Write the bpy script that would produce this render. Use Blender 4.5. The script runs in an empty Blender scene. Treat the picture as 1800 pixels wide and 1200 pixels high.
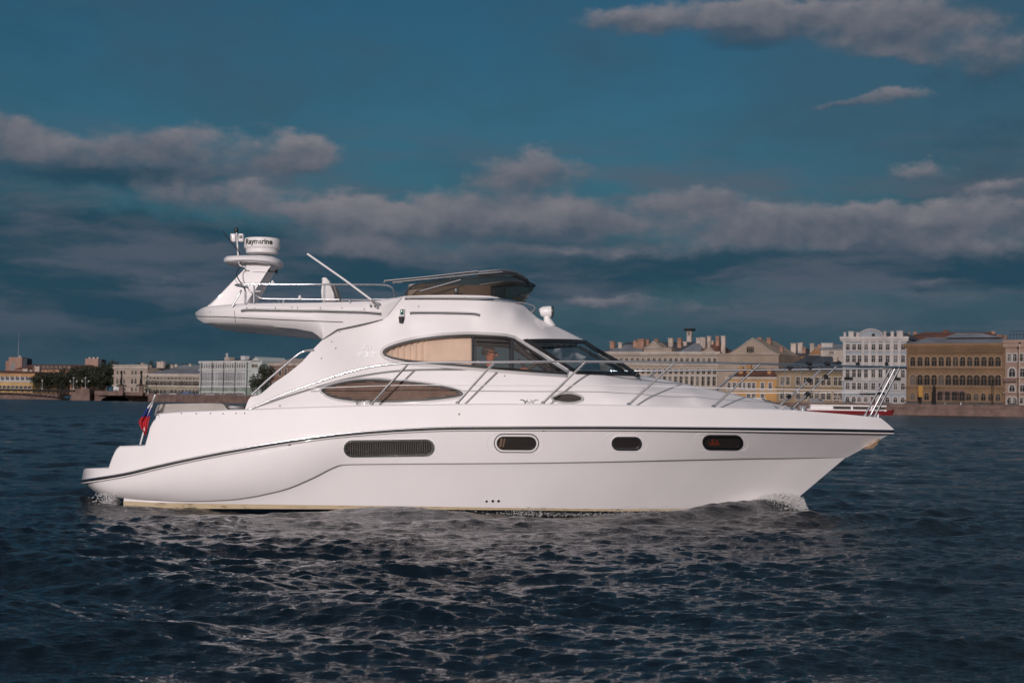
import bpy, bmesh, math, random
import numpy as np
from mathutils import Vector, Matrix, noise
from mathutils.bvhtree import BVHTree
R = math.radians
random.seed(7); rng = np.random.default_rng(7)
scene = bpy.context.scene
COL = scene.collection

# ------------------------------------------------------------------ camera
F, CX, CY = 2880.0, 900.0, 600.0
CAM_D, CAM_H = 24.0, 1.5
PITCH, ROLL = math.atan(110 / F), R(0.9)
cam_rot = Matrix.Rotation(R(90) + PITCH, 4, 'X') @ Matrix.Rotation(ROLL, 4, 'Z')
CAM = Matrix.Translation((0, -CAM_D, CAM_H)) @ cam_rot
cd = bpy.data.cameras.new('camera'); cam = bpy.data.objects.new('camera', cd); COL.objects.link(cam)
cam.matrix_world = CAM
cd.sensor_width = 36; cd.lens = F / 1800 * 36
cd.clip_start = 0.5; cd.clip_end = 9000
cd.dof.use_dof = True; cd.dof.focus_distance = 17.0; cd.dof.aperture_fstop = 5.0
scene.camera = cam

def ray(u, v):
    return (cam_rot.to_3x3() @ Vector(((u - CX) / F, -(v - CY) / F, -1)))
def at(u, v, d):
    """world point seen at photo pixel (u, v), d metres away along +Y from the camera"""
    r = ray(u, v); return Vector((0, -CAM_D, CAM_H)) + r * (d / r.y)

# ------------------------------------------------------------------ exposure, sun
scene.view_settings.view_transform = 'Standard'; scene.view_settings.look = 'None'
scene.view_settings.exposure = 0; scene.view_settings.gamma = 1
SUN_TRAVEL = Vector((0.20, 0.93, -0.25)).normalized()
sl = bpy.data.lights.new('sun', 'SUN'); sun = bpy.data.objects.new('sun', sl); COL.objects.link(sun)
sl.energy = 2.22; sl.angle = R(0.5); sl.color = (1.0, 0.905, 0.915)
sun.rotation_euler = SUN_TRAVEL.to_track_quat('-Z', 'Y').to_euler()

# ------------------------------------------------------------------ node helper
class NT:
    def __init__(s, tree): s.t = tree; s.n = tree.nodes; s.l = tree.links
    def new(s, typ, **kw):
        n = s.n.new(typ)
        for k, v in kw.items(): setattr(n, k, v)
        return n
    def put(s, sock, v):
        if isinstance(v, bpy.types.NodeSocket): s.l.new(v, sock)
        elif v is not None: sock.default_value = v
    def math(s, op, a, b=None, c=None, clamp=False):
        n = s.new('ShaderNodeMath', operation=op, use_clamp=clamp)
        for i, x in enumerate((a, b, c)): s.put(n.inputs[i], x)
        return n.outputs[0]
    def vmath(s, op, a, b=None, out=0):
        n = s.new('ShaderNodeVectorMath', operation=op); s.put(n.inputs[0], a)
        if b is not None: s.put(n.inputs[1], b)
        return n.outputs[out]
    def noise(s, vec, scale, detail=4, rough=.5, out=0, dist=0):
        n = s.new('ShaderNodeTexNoise'); s.put(n.inputs['Vector'], vec)
        n.inputs['Scale'].default_value = scale; n.inputs['Detail'].default_value = detail
        n.inputs['Roughness'].default_value = rough; n.inputs['Distortion'].default_value = dist
        return n.outputs[out]
    def smooth(s, x, lo, hi, a=0., b=1.):
        n = s.new('ShaderNodeMapRange', interpolation_type='SMOOTHSTEP'); s.put(n.inputs[0], x)
        for i, q in enumerate((lo, hi, a, b)): n.inputs[i + 1].default_value = q
        return n.outputs[0]
    def mix(s, f, a, b, blend='MIX'):
        n = s.new('ShaderNodeMix', data_type='RGBA', blend_type=blend); s.put(n.inputs[0], f)
        for sock, v in ((n.inputs[6], a), (n.inputs[7], b)):
            if isinstance(v, tuple) and len(v) == 3: v = v + (1,)
            s.put(sock, v)
        return n.outputs[2]

def srgb(r, g, b):
    f = lambda c: (c / 255 / 12.92) if c <= 10 else ((c / 255 + .055) / 1.055) ** 2.4
    return (f(r), f(g), f(b))

# ------------------------------------------------------------------ sky with banks of cloud
world = bpy.data.worlds.new('World'); scene.world = world; world.use_nodes = True
W = NT(world.node_tree); W.n.clear()
sky = W.new('ShaderNodeTexSky', sky_type='NISHITA'); sky.sun_disc = False
sky.sun_elevation = R(15); sky.sun_rotation = R(192); sky.air_density = 1.0; sky.dust_density = 0.6; sky.ozone_density = 2.5
d = W.new('ShaderNodeTexCoord').outputs['Generated']
sx = W.new('ShaderNodeSeparateXYZ'); W.l.new(d, sx.inputs[0])
az = W.math('ARCTAN2', sx.outputs[0], sx.outputs[1]); el = W.math('ARCSINE', sx.outputs[2])
cb = W.new('ShaderNodeCombineXYZ'); W.l.new(az, cb.inputs[0]); W.l.new(el, cb.inputs[1])
p0 = cb.outputs[0]
pst = W.vmath('MULTIPLY', p0, (1.0, 1.9, 1.0))
wn = W.noise(pst, 24, 6, .60, out=1)
warp = W.vmath('MULTIPLY', W.vmath('SUBTRACT', wn, (.5, .5, .5)), (.042, .022, 0))
p = W.vmath('ADD', p0, warp)
fb = W.noise(pst, 26, 8, .60)
def azel(u, v):
    r = ray(u, v).normalized(); return math.atan2(r.x, r.y), math.asin(r.z)
def field(blobs, rise=False):
    acc = 0.0; up = 0.0
    for (u, v, ru, rv, a) in blobs:
        A, E = azel(u, v)
        q = W.vmath('MULTIPLY', W.vmath('SUBTRACT', p, (A, E, 0)), (F / ru, F / rv, 0))
        g = W.math('POWER', math.exp(-.5), W.vmath('DOT_PRODUCT', q, q, out=1))
        acc = W.math('MULTIPLY_ADD', g, a, acc)
        if rise:
            sp = W.new('ShaderNodeSeparateXYZ'); W.l.new(q, sp.inputs[0]); up = W.math('MULTIPLY_ADD', W.math('MULTIPLY', g, a), sp.outputs[1], up)
    return (acc, up) if rise else acc
LIGHT = [(20,235,50,27,1),(75,272,60,22,.7),(300,255,70,32,.9),(225,280,90,20,.55),(470,272,70,24,.55),(545,276,40,27,1.1),(490,300,70,10,.6),
 (330,345,75,20,.75),(440,370,60,30,.7),(600,385,80,26,1),(700,397,110,24,.75),(830,368,90,27,.8),(860,402,100,20,.7),
 (610,440,60,16,.85),(770,452,100,14,.7),(300,490,60,9,.6),(945,308,75,24,1.1),(950,390,80,18,1),(1050,395,60,20,.8),(960,443,100,9,.6),(1130,442,100,16,.5),
 (1230,340,65,16,.7),(1150,358,120,12,.45),(1300,383,120,19,.9),(1450,388,130,18,.9),(1500,428,140,15,.65),(1680,383,110,22,1),(1740,442,90,24,.8),(1370,420,100,16,.65),
 (1400,30,160,26,1),(1290,40,90,24,.6),(1620,38,85,30,.9),(1530,72,70,22,.6),(1100,45,60,17,.95),(1590,98,40,11,.7),(1755,92,75,24,.85),
 (1500,183,70,8,.8),(1590,172,40,8,.6),(1625,306,45,15,.95),(1765,332,50,8,.6),(1060,526,100,7,.8),(1180,546,90,10,.8),(1620,498,50,7,.7)]
DARK = [(250,310,170,18,.8),(90,430,230,55,1.0),(330,450,210,36,.9),(640,475,300,28,.8),(200,540,320,60,.6),(1330,462,300,20,.9),(1650,475,250,26,1.1),(1000,505,130,16,.8),
 (1310,70,70,15,.6),(1000,424,130,10,.6),(900,600,1100,50,.5),(1750,250,120,200,.45),(40,120,160,160,.35)]
fl, fup = field(LIGHT, True); fd = field(DARK)
n01 = W.math('SUBTRACT', fb, .5)
pb_ = W.vmath('ADD', W.vmath('MULTIPLY', p0, (1.0, 1.45, 1)), W.vmath('MULTIPLY', warp, (.30, .45, 0)))
def puff(v):
    n = W.new('ShaderNodeTexVoronoi', feature='SMOOTH_F1', voronoi_dimensions='2D'); W.l.new(v, n.inputs['Vector'])
    n.inputs['Scale'].default_value = 34; n.inputs['Detail'].default_value = 3.0; n.inputs['Roughness'].default_value = .55; n.inputs['Smoothness'].default_value = .35
    return n.outputs['Distance']
pf, pfu = puff(pb_), puff(W.vmath('ADD', pb_, (-.004, .009, 0)))
lit = W.math('MULTIPLY_ADD', W.math('SUBTRACT', pfu, pf), .30, W.math('MULTIPLY_ADD', W.math('DIVIDE', fup, W.math('MAXIMUM', fl, .15)), .42, .42))
lit = W.math('MULTIPLY_ADD', W.math('SUBTRACT', W.noise(pst, 12, 3, .5), .5), .9, lit, clamp=True)
n01 = W.math('MULTIPLY_ADD', W.math('SUBTRACT', .52, pf), .10, n01)
cov = W.math('DIVIDE', W.math('SUBTRACT', W.math('MULTIPLY_ADD', n01, 1.35, fl), .22), W.math('MULTIPLY_ADD', lit, -.60, 1.08), clamp=True)
Lc = W.smooth(cov, 0, 1)
Dc = W.smooth(W.math('MULTIPLY_ADD', n01, 0.8, fd), .15, 1.0)
# general broken cloud elsewhere in the sky (outside the framed part too)
gen = W.noise(W.vmath('MULTIPLY', d, (1, 1, 2.6)), 3.2, 7, .6)
gmask = W.smooth(el, .25, .38)
Lg = W.math('MULTIPLY', W.smooth(gen, .40, .62), gmask)
tint = W.mix(1.0, sky.outputs[0], (0.13, 0.30, 0.345), 'MULTIPLY')
hz = W.smooth(el, .0, .20)
strk = W.noise(W.vmath('MULTIPLY', W.vmath('ADD', p0, W.vmath('MULTIPLY', warp, (.6, .6, 0))), (1.0, 5.5, 1)), 7.5, 6, .55)
lay = W.math('MULTIPLY', W.smooth(strk, .42, .64), W.math('MULTIPLY', W.smooth(el, .015, .06), W.smooth(el, .12, .18, 1, 0)))
rgt = W.smooth(az, .05, .34)
veil = W.noise(pst, 7, 4, .55)
base = W.mix(W.math('MULTIPLY', W.smooth(veil, .38, .68), .55), tint, (.46, 0.98, 1.42))
base = W.mix(W.math('SUBTRACT', 1.0, hz), base, (.42, .84, 1.18))
base = W.mix(W.math('MULTIPLY', rgt, .55), base, (.50, .92, 1.28))
c1 = W.mix(W.math('MULTIPLY', Dc, .85), base, (.17, .58, .95))
c1 = W.mix(W.math('MULTIPLY', lay, .72), c1, (1.05, 1.22, 1.62))
c2 = W.mix(W.math('MULTIPLY', Lc, .92), c1, W.mix(lit, (.72, .98, 1.38), (2.25, 2.18, 2.46)))
c3 = W.mix(W.math('MULTIPLY', Lg, .75), c2, (1.7, 1.95, 2.4))
# the clear bright quarter of sky round the low sun, behind the viewer
sdot = W.vmath('DOT_PRODUCT', d, tuple(-SUN_TRAVEL), out=1)
glow = W.math('POWER', W.smooth(sdot, .05, 1.0), 2.2)
c3 = W.mix(glow, c3, (6.6, 5.8, 5.5))
bg = W.new('ShaderNodeBackground'); W.l.new(c3, bg.inputs[0]); bg.inputs[1].default_value = 0.09
wo = W.new('ShaderNodeOutputWorld'); W.l.new(bg.outputs[0], wo.inputs[0])

# ------------------------------------------------------------------ materials
def mat(name, col, rough=.5, metal=0., coat=0., var=.0, vscale=3., bump=0., bscale=20., spec=.5, obj_coords=True):
    m = bpy.data.materials.new(name); m.use_nodes = True
    T = NT(m.node_tree); b = T.n['Principled BSDF']
    b.inputs['Base Color'].default_value = (*col, 1); b.inputs['Roughness'].default_value = rough
    b.inputs['Metallic'].default_value = metal; b.inputs['Coat Weight'].default_value = coat
    b.inputs['Coat Roughness'].default_value = .03; b.inputs['Specular IOR Level'].default_value = spec
    tc = T.new('ShaderNodeTexCoord').outputs['Object']
    if var:
        n = T.noise(tc, vscale, 6, .6)
        k = T.smooth(n, .3, .7, 1 - var, 1 + var * .6)
        T.put(b.inputs['Base Color'], T.mix(1., (*col, 1), T.mix(1., (1, 1, 1), k, 'MULTIPLY'), 'MULTIPLY'))
    if bump:
        bn = T.new('ShaderNodeBump'); bn.inputs['Strength'].default_value = bump; bn.inputs['Distance'].default_value = .02
        T.l.new(T.noise(tc, bscale, 4, .6), bn.inputs['Height']); T.l.new(bn.outputs[0], b.inputs['Normal'])
    return m

def glass(name, tint, gloss=.12, rough=.0, edge=.7):
    m = bpy.data.materials.new(name); m.use_nodes = True
    T = NT(m.node_tree); T.n.clear()
    tr = T.new('ShaderNodeBsdfTransparent'); tr.inputs[0].default_value = (*tint, 1)
    gl = T.new('ShaderNodeBsdfGlossy'); gl.inputs['Roughness'].default_value = rough; gl.inputs[0].default_value = (1, 1, 1, 1)
    fr = T.new('ShaderNodeFresnel'); fr.inputs[0].default_value = 1.5
    f = T.math('ADD', T.math('MULTIPLY', fr.outputs[0], edge), gloss, clamp=True)
    mx = T.new('ShaderNodeMixShader'); T.l.new(f, mx.inputs[0]); T.l.new(tr.outputs[0], mx.inputs[1]); T.l.new(gl.outputs[0], mx.inputs[2])
    o = T.new('ShaderNodeOutputMaterial'); T.l.new(mx.outputs[0], o.inputs[0])
    return m

M = {}
M['gelcoat'] = mat('gelcoat', (.80, .77, .765), .45, coat=.55, var=.025, vscale=1.2)
M['white_plastic'] = mat('white_plastic', (.78, .76, .75), .35)
M['chrome'] = mat('chrome', (.84, .84, .86), .15, metal=1)
M['steel'] = mat('steel', (.70, .70, .72), .30, metal=1)
M['black'] = mat('black_rubber', (.012, .013, .015), .4)
M['dark_grey'] = mat('dark_grey', (.04, .042, .045), .35)
M['antifoul'] = mat('antifouling', (.008, .02, .04), .45, var=.3)
M['cushion'] = mat('cushion', (.38, .35, .32), .75, var=.12, vscale=4, bump=.3, bscale=30)
M['seat_white'] = mat('seat_white', (.72, .70, .68), .5)
M['blind'] = mat('blind', (.21, .135, .10), .55, var=.25, vscale=6)
M['curtain'] = mat('curtain', (.84, .735, .63), .8, var=.08)
M['dash'] = mat('dash', (.55, .55, .54), .5)
M['interior'] = mat('interior', (.30, .22, .17), .6)
M['window_glass'] = glass('window_glass', (.93, .89, .86), .03, edge=.5)
M['screen_glass'] = glass('screen_glass', (.74, .86, .90), .03, edge=.5)
M['fly_glass'] = glass('fly_glass', (.44, .37, .31), .03, edge=.4)
M['dark_glass'] = mat('dark_glass', (.030, .026, .024), .08, coat=1)
M['red'] = mat('red', (.45, .012, .02), .6); M['blue'] = mat('blue', (.012, .035, .22), .6); M['cloth_white'] = mat('cloth_white', (.75, .75, .75), .6)
M['skin'] = mat('skin', (.52, .20, .12), .55); M['hair'] = mat('hair', (.05, .035, .03), .6); M['shirt'] = mat('shirt', (.30, .30, .31), .8)
M['trousers'] = mat('trousers', (.04, .045, .06), .8)
M['anchor'] = mat('anchor_metal', (.30, .22, .15), .5, metal=.4, var=.4, vscale=12)
M['letter_dark'] = mat('letter_dark', (.02, .016, .018), .4)
M['letter_white'] = mat('letter_white', (.93, .93, .93), .25)
M['green_lens'] = mat('green_lens', (.01, .12, .10), .1, coat=1)
# stained boot stripe: cream with rusty runs
m = mat('waterline_paint', (.62, .52, .36), .5); T = NT(m.node_tree); b = T.n['Principled BSDF']
tc = T.new('ShaderNodeTexCoord').outputs['Object']
st = T.noise(T.vmath('MULTIPLY', tc, (1, 1, 5)), 5, 7, .7)
T.put(b.inputs['Base Color'], T.mix(T.smooth(st, .52, .66), (.50, .40, .25), (.16, .10, .05))); M['boot'] = m

# ------------------------------------------------------------------ object helpers
def link(name, me, m, parent=None, smooth=None):
    o = bpy.data.objects.new(name, me); COL.objects.link(o)
    if m is not None:
        for x in (m if isinstance(m, (list, tuple)) else [m]): me.materials.append(x)
    if parent is not None: o.parent = parent
    if smooth is not None:
        me.polygons.foreach_set('use_smooth', [True] * len(me.polygons))
        if smooth < 180: me.set_sharp_from_angle(angle=R(smooth))
    return o
def obj(name, bm, m, parent=None, smooth=None, recalc=True):
    if recalc: bmesh.ops.recalc_face_normals(bm, faces=bm.faces)
    me = bpy.data.meshes.new(name); bm.to_mesh(me); bm.free()
    return link(name, me, m, parent, smooth)
def tag(o, label=None, cat=None, group=None, kind=None):
    for k, v in (('label', label), ('category', cat), ('group', group), ('kind', kind)):
        if v: o[k] = v
    return o
def empty(name, loc=(0, 0, 0), rz=0):
    o = bpy.data.objects.new(name, None); COL.objects.link(o); o.location = loc; o.rotation_euler = (0, 0, rz)
    o.empty_display_size = .1
    return o
def box(bm, lo, hi, mi=0):
    lo, hi = Vector(lo), Vector(hi)
    vs = [bm.verts.new((x, y, z)) for z in (lo.z, hi.z) for (x, y) in ((lo.x, lo.y), (hi.x, lo.y), (hi.x, hi.y), (lo.x, hi.y))]
    for f in ((0, 3, 2, 1), (4, 5, 6, 7), (0, 1, 5, 4), (1, 2, 6, 5), (2, 3, 7, 6), (3, 0, 4, 7)):
        bm.faces.new([vs[i] for i in f]).material_index = mi
    return vs
def rbox(bm, lo, hi, r=.02, seg=2):
    vs = box(bm, lo, hi); es = {e for v in vs for e in v.link_edges}
    bmesh.ops.bevel(bm, geom=list(es), offset=r, segments=seg, affect='EDGES', profile=.5)
def tube(bm, pts, r, n=8, closed=False, cap=True):
    pts = [Vector(q) for q in pts]; N = len(pts); rings = []
    rr = r if hasattr(r, '__len__') else [r] * N
    t0 = (pts[1] - pts[0]).normalized(); up = Vector((0, 0, 1)) if abs(t0.z) < .9 else Vector((1, 0, 0))
    nrm = t0.cross(up).normalized()
    for i in range(N):
        a = pts[i - 1] if (i > 0 or closed) else pts[i]; c = pts[(i + 1) % N] if (i < N - 1 or closed) else pts[i]
        t = (c - a).normalized(); nrm = (nrm - t * nrm.dot(t)).normalized(); bi = t.cross(nrm)
        rings.append([bm.verts.new(pts[i] + (nrm * math.cos(k * 2 * math.pi / n) + bi * math.sin(k * 2 * math.pi / n)) * rr[i]) for k in range(n)])
    for i in range(N if closed else N - 1):
        A, B = rings[i], rings[(i + 1) % N]
        for k in range(n): bm.faces.new((A[k], A[(k + 1) % n], B[(k + 1) % n], B[k]))
    if cap and not closed:
        bm.faces.new(rings[0][::-1]); bm.faces.new(rings[-1])
def catmull(P, sub=6, closed=False):
    P = [np.array(q, float) for q in P]; n = len(P); out = []
    for i in range(n if closed else n - 1):
        p1, p2 = P[i], P[(i + 1) % n]
        p0 = P[i - 1] if (i > 0 or closed) else p1; p3 = P[(i + 2) % n] if (i + 2 < n or closed) else p2
        for k in range(sub):
            t = k / sub
            out.append(.5 * ((2 * p1) + (-p0 + p2) * t + (2 * p0 - 5 * p1 + 4 * p2 - p3) * t * t + (-p0 + 3 * p1 - 3 * p2 + p3) * t ** 3))
    if not closed: out.append(P[-1])
    return out
def pchip(xs, ys):
    x, y = np.array(xs, float), np.array(ys, float); h = np.diff(x); dl = np.diff(y) / h; m_ = np.zeros_like(y)
    for i in range(1, len(x) - 1):
        if dl[i - 1] * dl[i] > 0:
            w1, w2 = 2 * h[i] + h[i - 1], h[i] + 2 * h[i - 1]; m_[i] = (w1 + w2) / (w1 / dl[i - 1] + w2 / dl[i])
    m_[0], m_[-1] = dl[0], dl[-1]
    def f(q):
        q = np.clip(q, x[0], x[-1]); i = np.clip(np.searchsorted(x, q) - 1, 0, len(x) - 2)
        t = (q - x[i]) / h[i]
        return float((2 * t**3 - 3 * t**2 + 1) * y[i] + (t**3 - 2 * t**2 + t) * h[i] * m_[i] + (-2 * t**3 + 3 * t**2) * y[i + 1] + (t**3 - t**2) * h[i] * m_[i + 1])
    return f
def lin(P):
    xs, ys = [q[0] for q in P], [q[1] for q in P]
    return lambda q: float(np.interp(q, xs, ys))
def rbf(C):
    C = np.array(C, float); X = C[:, :2] / 100.; Y = C[:, 2]; n = len(C)
    r = np.linalg.norm(X[:, None] - X[None], axis=2); K = np.where(r > 0, r * r * np.log(r + 1e-12), 0) + np.eye(n) * 2e-3
    P = np.hstack([np.ones((n, 1)), X]); A = np.block([[K, P], [P.T, np.zeros((3, 3))]])
    w = np.linalg.solve(A, np.concatenate([Y, np.zeros(3)]))
    def f(u, v):
        q = np.array([u, v]) / 100.; rr = np.linalg.norm(X - q, axis=1)
        return float((np.where(rr > 0, rr * rr * np.log(rr + 1e-12), 0) * w[:n]).sum() + w[n] + w[n + 1] * q[0] + w[n + 2] * q[1])
    return f

# ================================================================== the motor yacht
HEEL = R(-1.2)
yacht = empty('motor_yacht'); yacht.rotation_euler = (HEEL, 0, 0)
tag(yacht, 'white flybridge motor yacht cruising broadside on the river with chrome rails and open upper deck', 'motor yacht')
toL = Matrix.Rotation(HEEL, 4, 'X').inverted(); toW = Matrix.Rotation(HEEL, 4, 'X')
CAML = toL @ Vector((0, -CAM_D, CAM_H))
def rayL(u, v): return toL.to_3x3() @ ray(u, v)
def px(u, v, hb):
    """yacht-space point on the starboard side, hb metres off the centreline, seen at photo pixel (u, v)"""
    r = rayL(u, v); return CAML + r * ((-hb - CAML.y) / r.y)
CAMI = CAM.inverted()
def topx(p):
    q = CAMI @ (toW @ p); return (CX + F * q.x / -q.z, CY - F * q.y / -q.z)
def mir(p): return Vector((p.x, -p.y, p.z))
def part(name, bm, m, parent=yacht, smooth=35, recalc=True): return obj(name, bm, m, parent, smooth, recalc)

def loft(bm, cols, top=None, bottom=False, cap0=False, cap1=False):
    """cols: starboard points per column (top to bottom); mirrored to port; top = list of (inward share, dz) of a deck across"""
    S = [[bm.verts.new(p) for p in c] for c in cols]; Pt = [[bm.verts.new(mir(p)) for p in c] for c in cols]
    n = len(cols[0])
    for i in range(len(cols) - 1):
        for A, fl in ((S, 0), (Pt, 1)):
            for k in range(n - 1):
                q = [A[i][k], A[i + 1][k], A[i + 1][k + 1], A[i][k + 1]]
                bm.faces.new(q[::-1] if fl else q)
    def across(i, row, mids):
        a, b = S[i][row], Pt[i][row]; L = [a]
        for (t, dz) in mids: L.append(bm.verts.new(Vector((a.co.x, a.co.y * (1 - t), a.co.z + dz))))
        for (t, dz) in reversed(mids): L.append(bm.verts.new(Vector((b.co.x, b.co.y * (1 - t), b.co.z + dz))))
        L.append(b); return L
    if top is not None:
        rows = [across(i, 0, top(i) if callable(top) else top) for i in range(len(cols))]
        for i in range(len(cols) - 1):
            for k in range(len(rows[i]) - 1): bm.faces.new((rows[i][k], rows[i][k + 1], rows[i + 1][k + 1], rows[i + 1][k]))
    if bottom:
        for i in range(len(cols) - 1): bm.faces.new((S[i][-1], S[i + 1][-1], Pt[i + 1][-1], Pt[i][-1]))
    for c, i in ((cap0, 0), (cap1, -1)):
        if c:
            for k in range(n - 1): bm.faces.new((S[i][k], S[i][k + 1], Pt[i][k + 1], Pt[i][k]))
    bmesh.ops.remove_doubles(bm, verts=bm.verts, dist=2e-4)
    bmesh.ops.dissolve_degenerate(bm, dist=1e-5, edges=bm.edges)

# ---- lines of the hull, traced in photo pixels with half breadths in metres
rail_v = pchip([144, 180, 220, 271, 331, 416, 520, 593, 710, 803, 900, 1040, 1240, 1400, 1571],
               [843.5, 838, 831, 819, 805.5, 789, 772, 762.5, 753.5, 750.2, 749.8, 749.6, 751, 753, 756])
rail_hb = pchip([144, 146, 151, 165, 190, 230, 350, 600, 900, 1040, 1140, 1250, 1380, 1480, 1540, 1571],
                [0, .80, 1.22, 1.48, 1.60, 1.67, 1.75, 1.82, 1.82, 1.75, 1.63, 1.40, .98, .52, .20, 0])
K_v = pchip([158, 166, 180, 209, 260, 330, 400, 440, 470, 500, 550, 585, 600, 640, 700, 900, 1040, 1240, 1340, 1489],
            [857, 863, 869, 874, 878, 880, 877.5, 872.5, 866.5, 859, 838.5, 821, 816, 814.8, 814.2, 813, 811, 806.5, 804.5, 803.5])
K_hb = pchip([158, 160, 170, 209, 300, 440, 600, 800, 900, 1040, 1140, 1240, 1340, 1420, 1489],
             [0, .85, 1.2, 1.47, 1.56, 1.64, 1.73, 1.75, 1.72, 1.58, 1.39, 1.09, .69, .34, 0])
boot_v = pchip([217, 300, 500, 700, 900, 1100, 1200, 1280, 1340, 1395], [880, 883.5, 886.5, 889, 892, 894, 893, 890, 886, 881])
boot_hb = pchip([217, 440, 600, 800, 900, 1040, 1140, 1240, 1320, 1395], [1.47, 1.54, 1.58, 1.56, 1.48, 1.22, .93, .58, .28, 0])
pw = lin([(144, 4), (400, 4), (590, 2.0), (640, 1.5), (900, 1.1), (1240, .8), (1571, .75)])
S = sorted(set([0, .0004, .001, .002, .004, .006, .009, .013, .018, .024, .03] + [i / 230 for i in range(8, 231)]))
cols = []
for s in S:
    ur, uk = 144 + s * (1571 - 144), 158 + s * (1489 - 158); c = []
    for t in [0, .03, .08, .16, .26, .38, .5, .62, .72, .80, .87, .93, .97, 1]:
        u = ur + (uk - ur) * t
        v = rail_v(ur) + (K_v(uk) - rail_v(ur)) * t
        hb = rail_hb(ur) - .015 + (K_hb(uk) - rail_hb(ur) + .015) * t ** pw(ur)
        c.append(px(u, v + 3 * (1 - t), max(hb, 0)))
    # soft step inwards under the knuckle
    e = c[-1]; inw = .055 * min(1, K_hb(uk) / .5)
    c.append(Vector((e.x, e.y + inw, e.z - .012 * min(1, K_hb(uk) / .5))))
    cols.append(c)
bm = bmesh.new(); loft(bm, cols)
hull = part('hull', bm, M['gelcoat'], smooth=28)
hull_bvh = None
def lower(u0, u1, fa, fb, n=150, rows=8):
    out = []
    for i in range(n + 1):
        s = i / n; a, b = fa(s), fb(s); out.append([a.lerp(b, k / rows) for k in range(rows + 1)])
    return out
def kin(s):
    u = 217 + s * (1489 - 217); h = K_hb(u); p = px(u, K_v(u) - 2, h); inw = .06 * min(1, h / .5)
    return Vector((p.x, p.y + inw, p.z))
def bt(s, dv=0, k=1.):
    u = 217 + s * (1395 - 217); return px(u, boot_v(u) + dv, boot_hb(u) * k)
bm = bmesh.new(); loft(bm, lower(0, 0, kin, lambda s: bt(s)), cap0=True)
lower_hull = part('lower_hull', bm, M['gelcoat'], smooth=40)
bm = bmesh.new(); loft(bm, lower(0, 0, lambda s: bt(s), lambda s: bt(s, 10 - 6 * min(1, s * 1.7), .995), rows=2), cap0=True)
part('waterline_stripe', bm, M['boot'], smooth=40)
def keel(s): p = bt(s, 9, 0); return Vector((p.x - .2 * s, 0, -.75 + .45 * s ** 3))
bm = bmesh.new(); loft(bm, lower(0, 0, lambda s: bt(s, 10 - 6 * min(1, s * 1.7), .995), keel, rows=4), cap0=True)
part('hull_bottom', bm, M['antifoul'], smooth=40)

# ---- topsides above the rub rail, stern steps and deck
D_top = lin([(144, 842), (147, 825), (151, 823), (191, 822), (193, 815), (197, 804), (202, 793), (206, 787), (211, 783.5), (255, 782), (259, 768), (264, 749), (270, 738.5), (273, 736), (276, 726.5),
             (290, 724.5), (320, 722), (398, 719.5), (430, 719), (500, 716), (650, 711.5), (840, 709), (1000, 709.5), (1100, 711.5), (1240, 715), (1390, 720), (1487, 728), (1537, 733), (1548, 734.5), (1560, 744), (1571, 754)])
def D_hb(u, v=None):
    h = rail_hb(u)
    if v is None: v = D_top(u)
    return max(0, h - (.012 + .0013 * max(0, rail_v(u) - v)) * min(1, h * 2))
us = sorted(set([144, 144.5, 145, 146, 147, 149, 151, 155, 160, 165, 172, 180, 185, 191, 193, 197, 202, 206, 211, 255, 259, 264, 267, 270, 273, 276, 290] + list(range(215, 1571, 7)) + [1548, 1553, 1557, 1560, 1563, 1566, 1569, 1571]))
cols = []
for u in us:
    vt, vr = D_top(u), rail_v(u) + 1
    cols.append([px(u, vt + 2.2 * (1 if k else 0) + (vr - vt - 2.2) * max(0, (k - 1) / 8), max(0, D_hb(u, vt + (vr - vt) * k / 9) - (.018 if k == 0 else 0) * min(1, rail_hb(u)))) for k in range(10)])
bm = bmesh.new(); loft(bm, cols, top=[(.12, 0), (.55, .0)])
bulwark = part('bulwark', bm, M['gelcoat'], smooth=32)
def bvh_of(*objs):
    V, Fc = [], []
    for o in objs:
        b = len(V); V += [v.co.copy() for v in o.data.vertices]; Fc += [[b + i for i in p.vertices] for p in o.data.polygons]
    return BVHTree.FromPolygons(V, Fc)
HULL = bvh_of(hull, lower_hull, bulwark)
def proj(u, v, bvh, off=0., fallback=None):
    r = rayL(u, v).normalized(); h, n, i, dd = bvh.ray_cast(CAML, r)
    if h is None:
        return px(u, v, fallback if fallback is not None else 1.2)
    if n.dot(r) > 0: n = -n
    return h + n * off

# ---- rub rail
def rail_line(off_v, out):
    L = []
    for u in [144.3, 145, 146.5, 149, 153, 160, 170, 182, 200] + list(range(215, 1570, 9)) + [1570.5]:
        L.append(px(u, rail_v(u) + off_v, rail_hb(u) + out))
    return L
bm = bmesh.new(); L = rail_line(2.2, .012); tube(bm, L + [mir(q) for q in L[::-1]], .021, 8); part('rub_rail', bm, M['black'], smooth=60)
bm = bmesh.new(); L = rail_line(.2, .03); tube(bm, L + [mir(q) for q in L[::-1]], .011, 8); part('rub_strip', bm, M['chrome'], smooth=60)
bm = bmesh.new(); L = rail_line(5.2, .004); tube(bm, L + [mir(q) for q in L[::-1]], .014, 8); part('rail_base', bm, M['gelcoat'], smooth=60)

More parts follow.
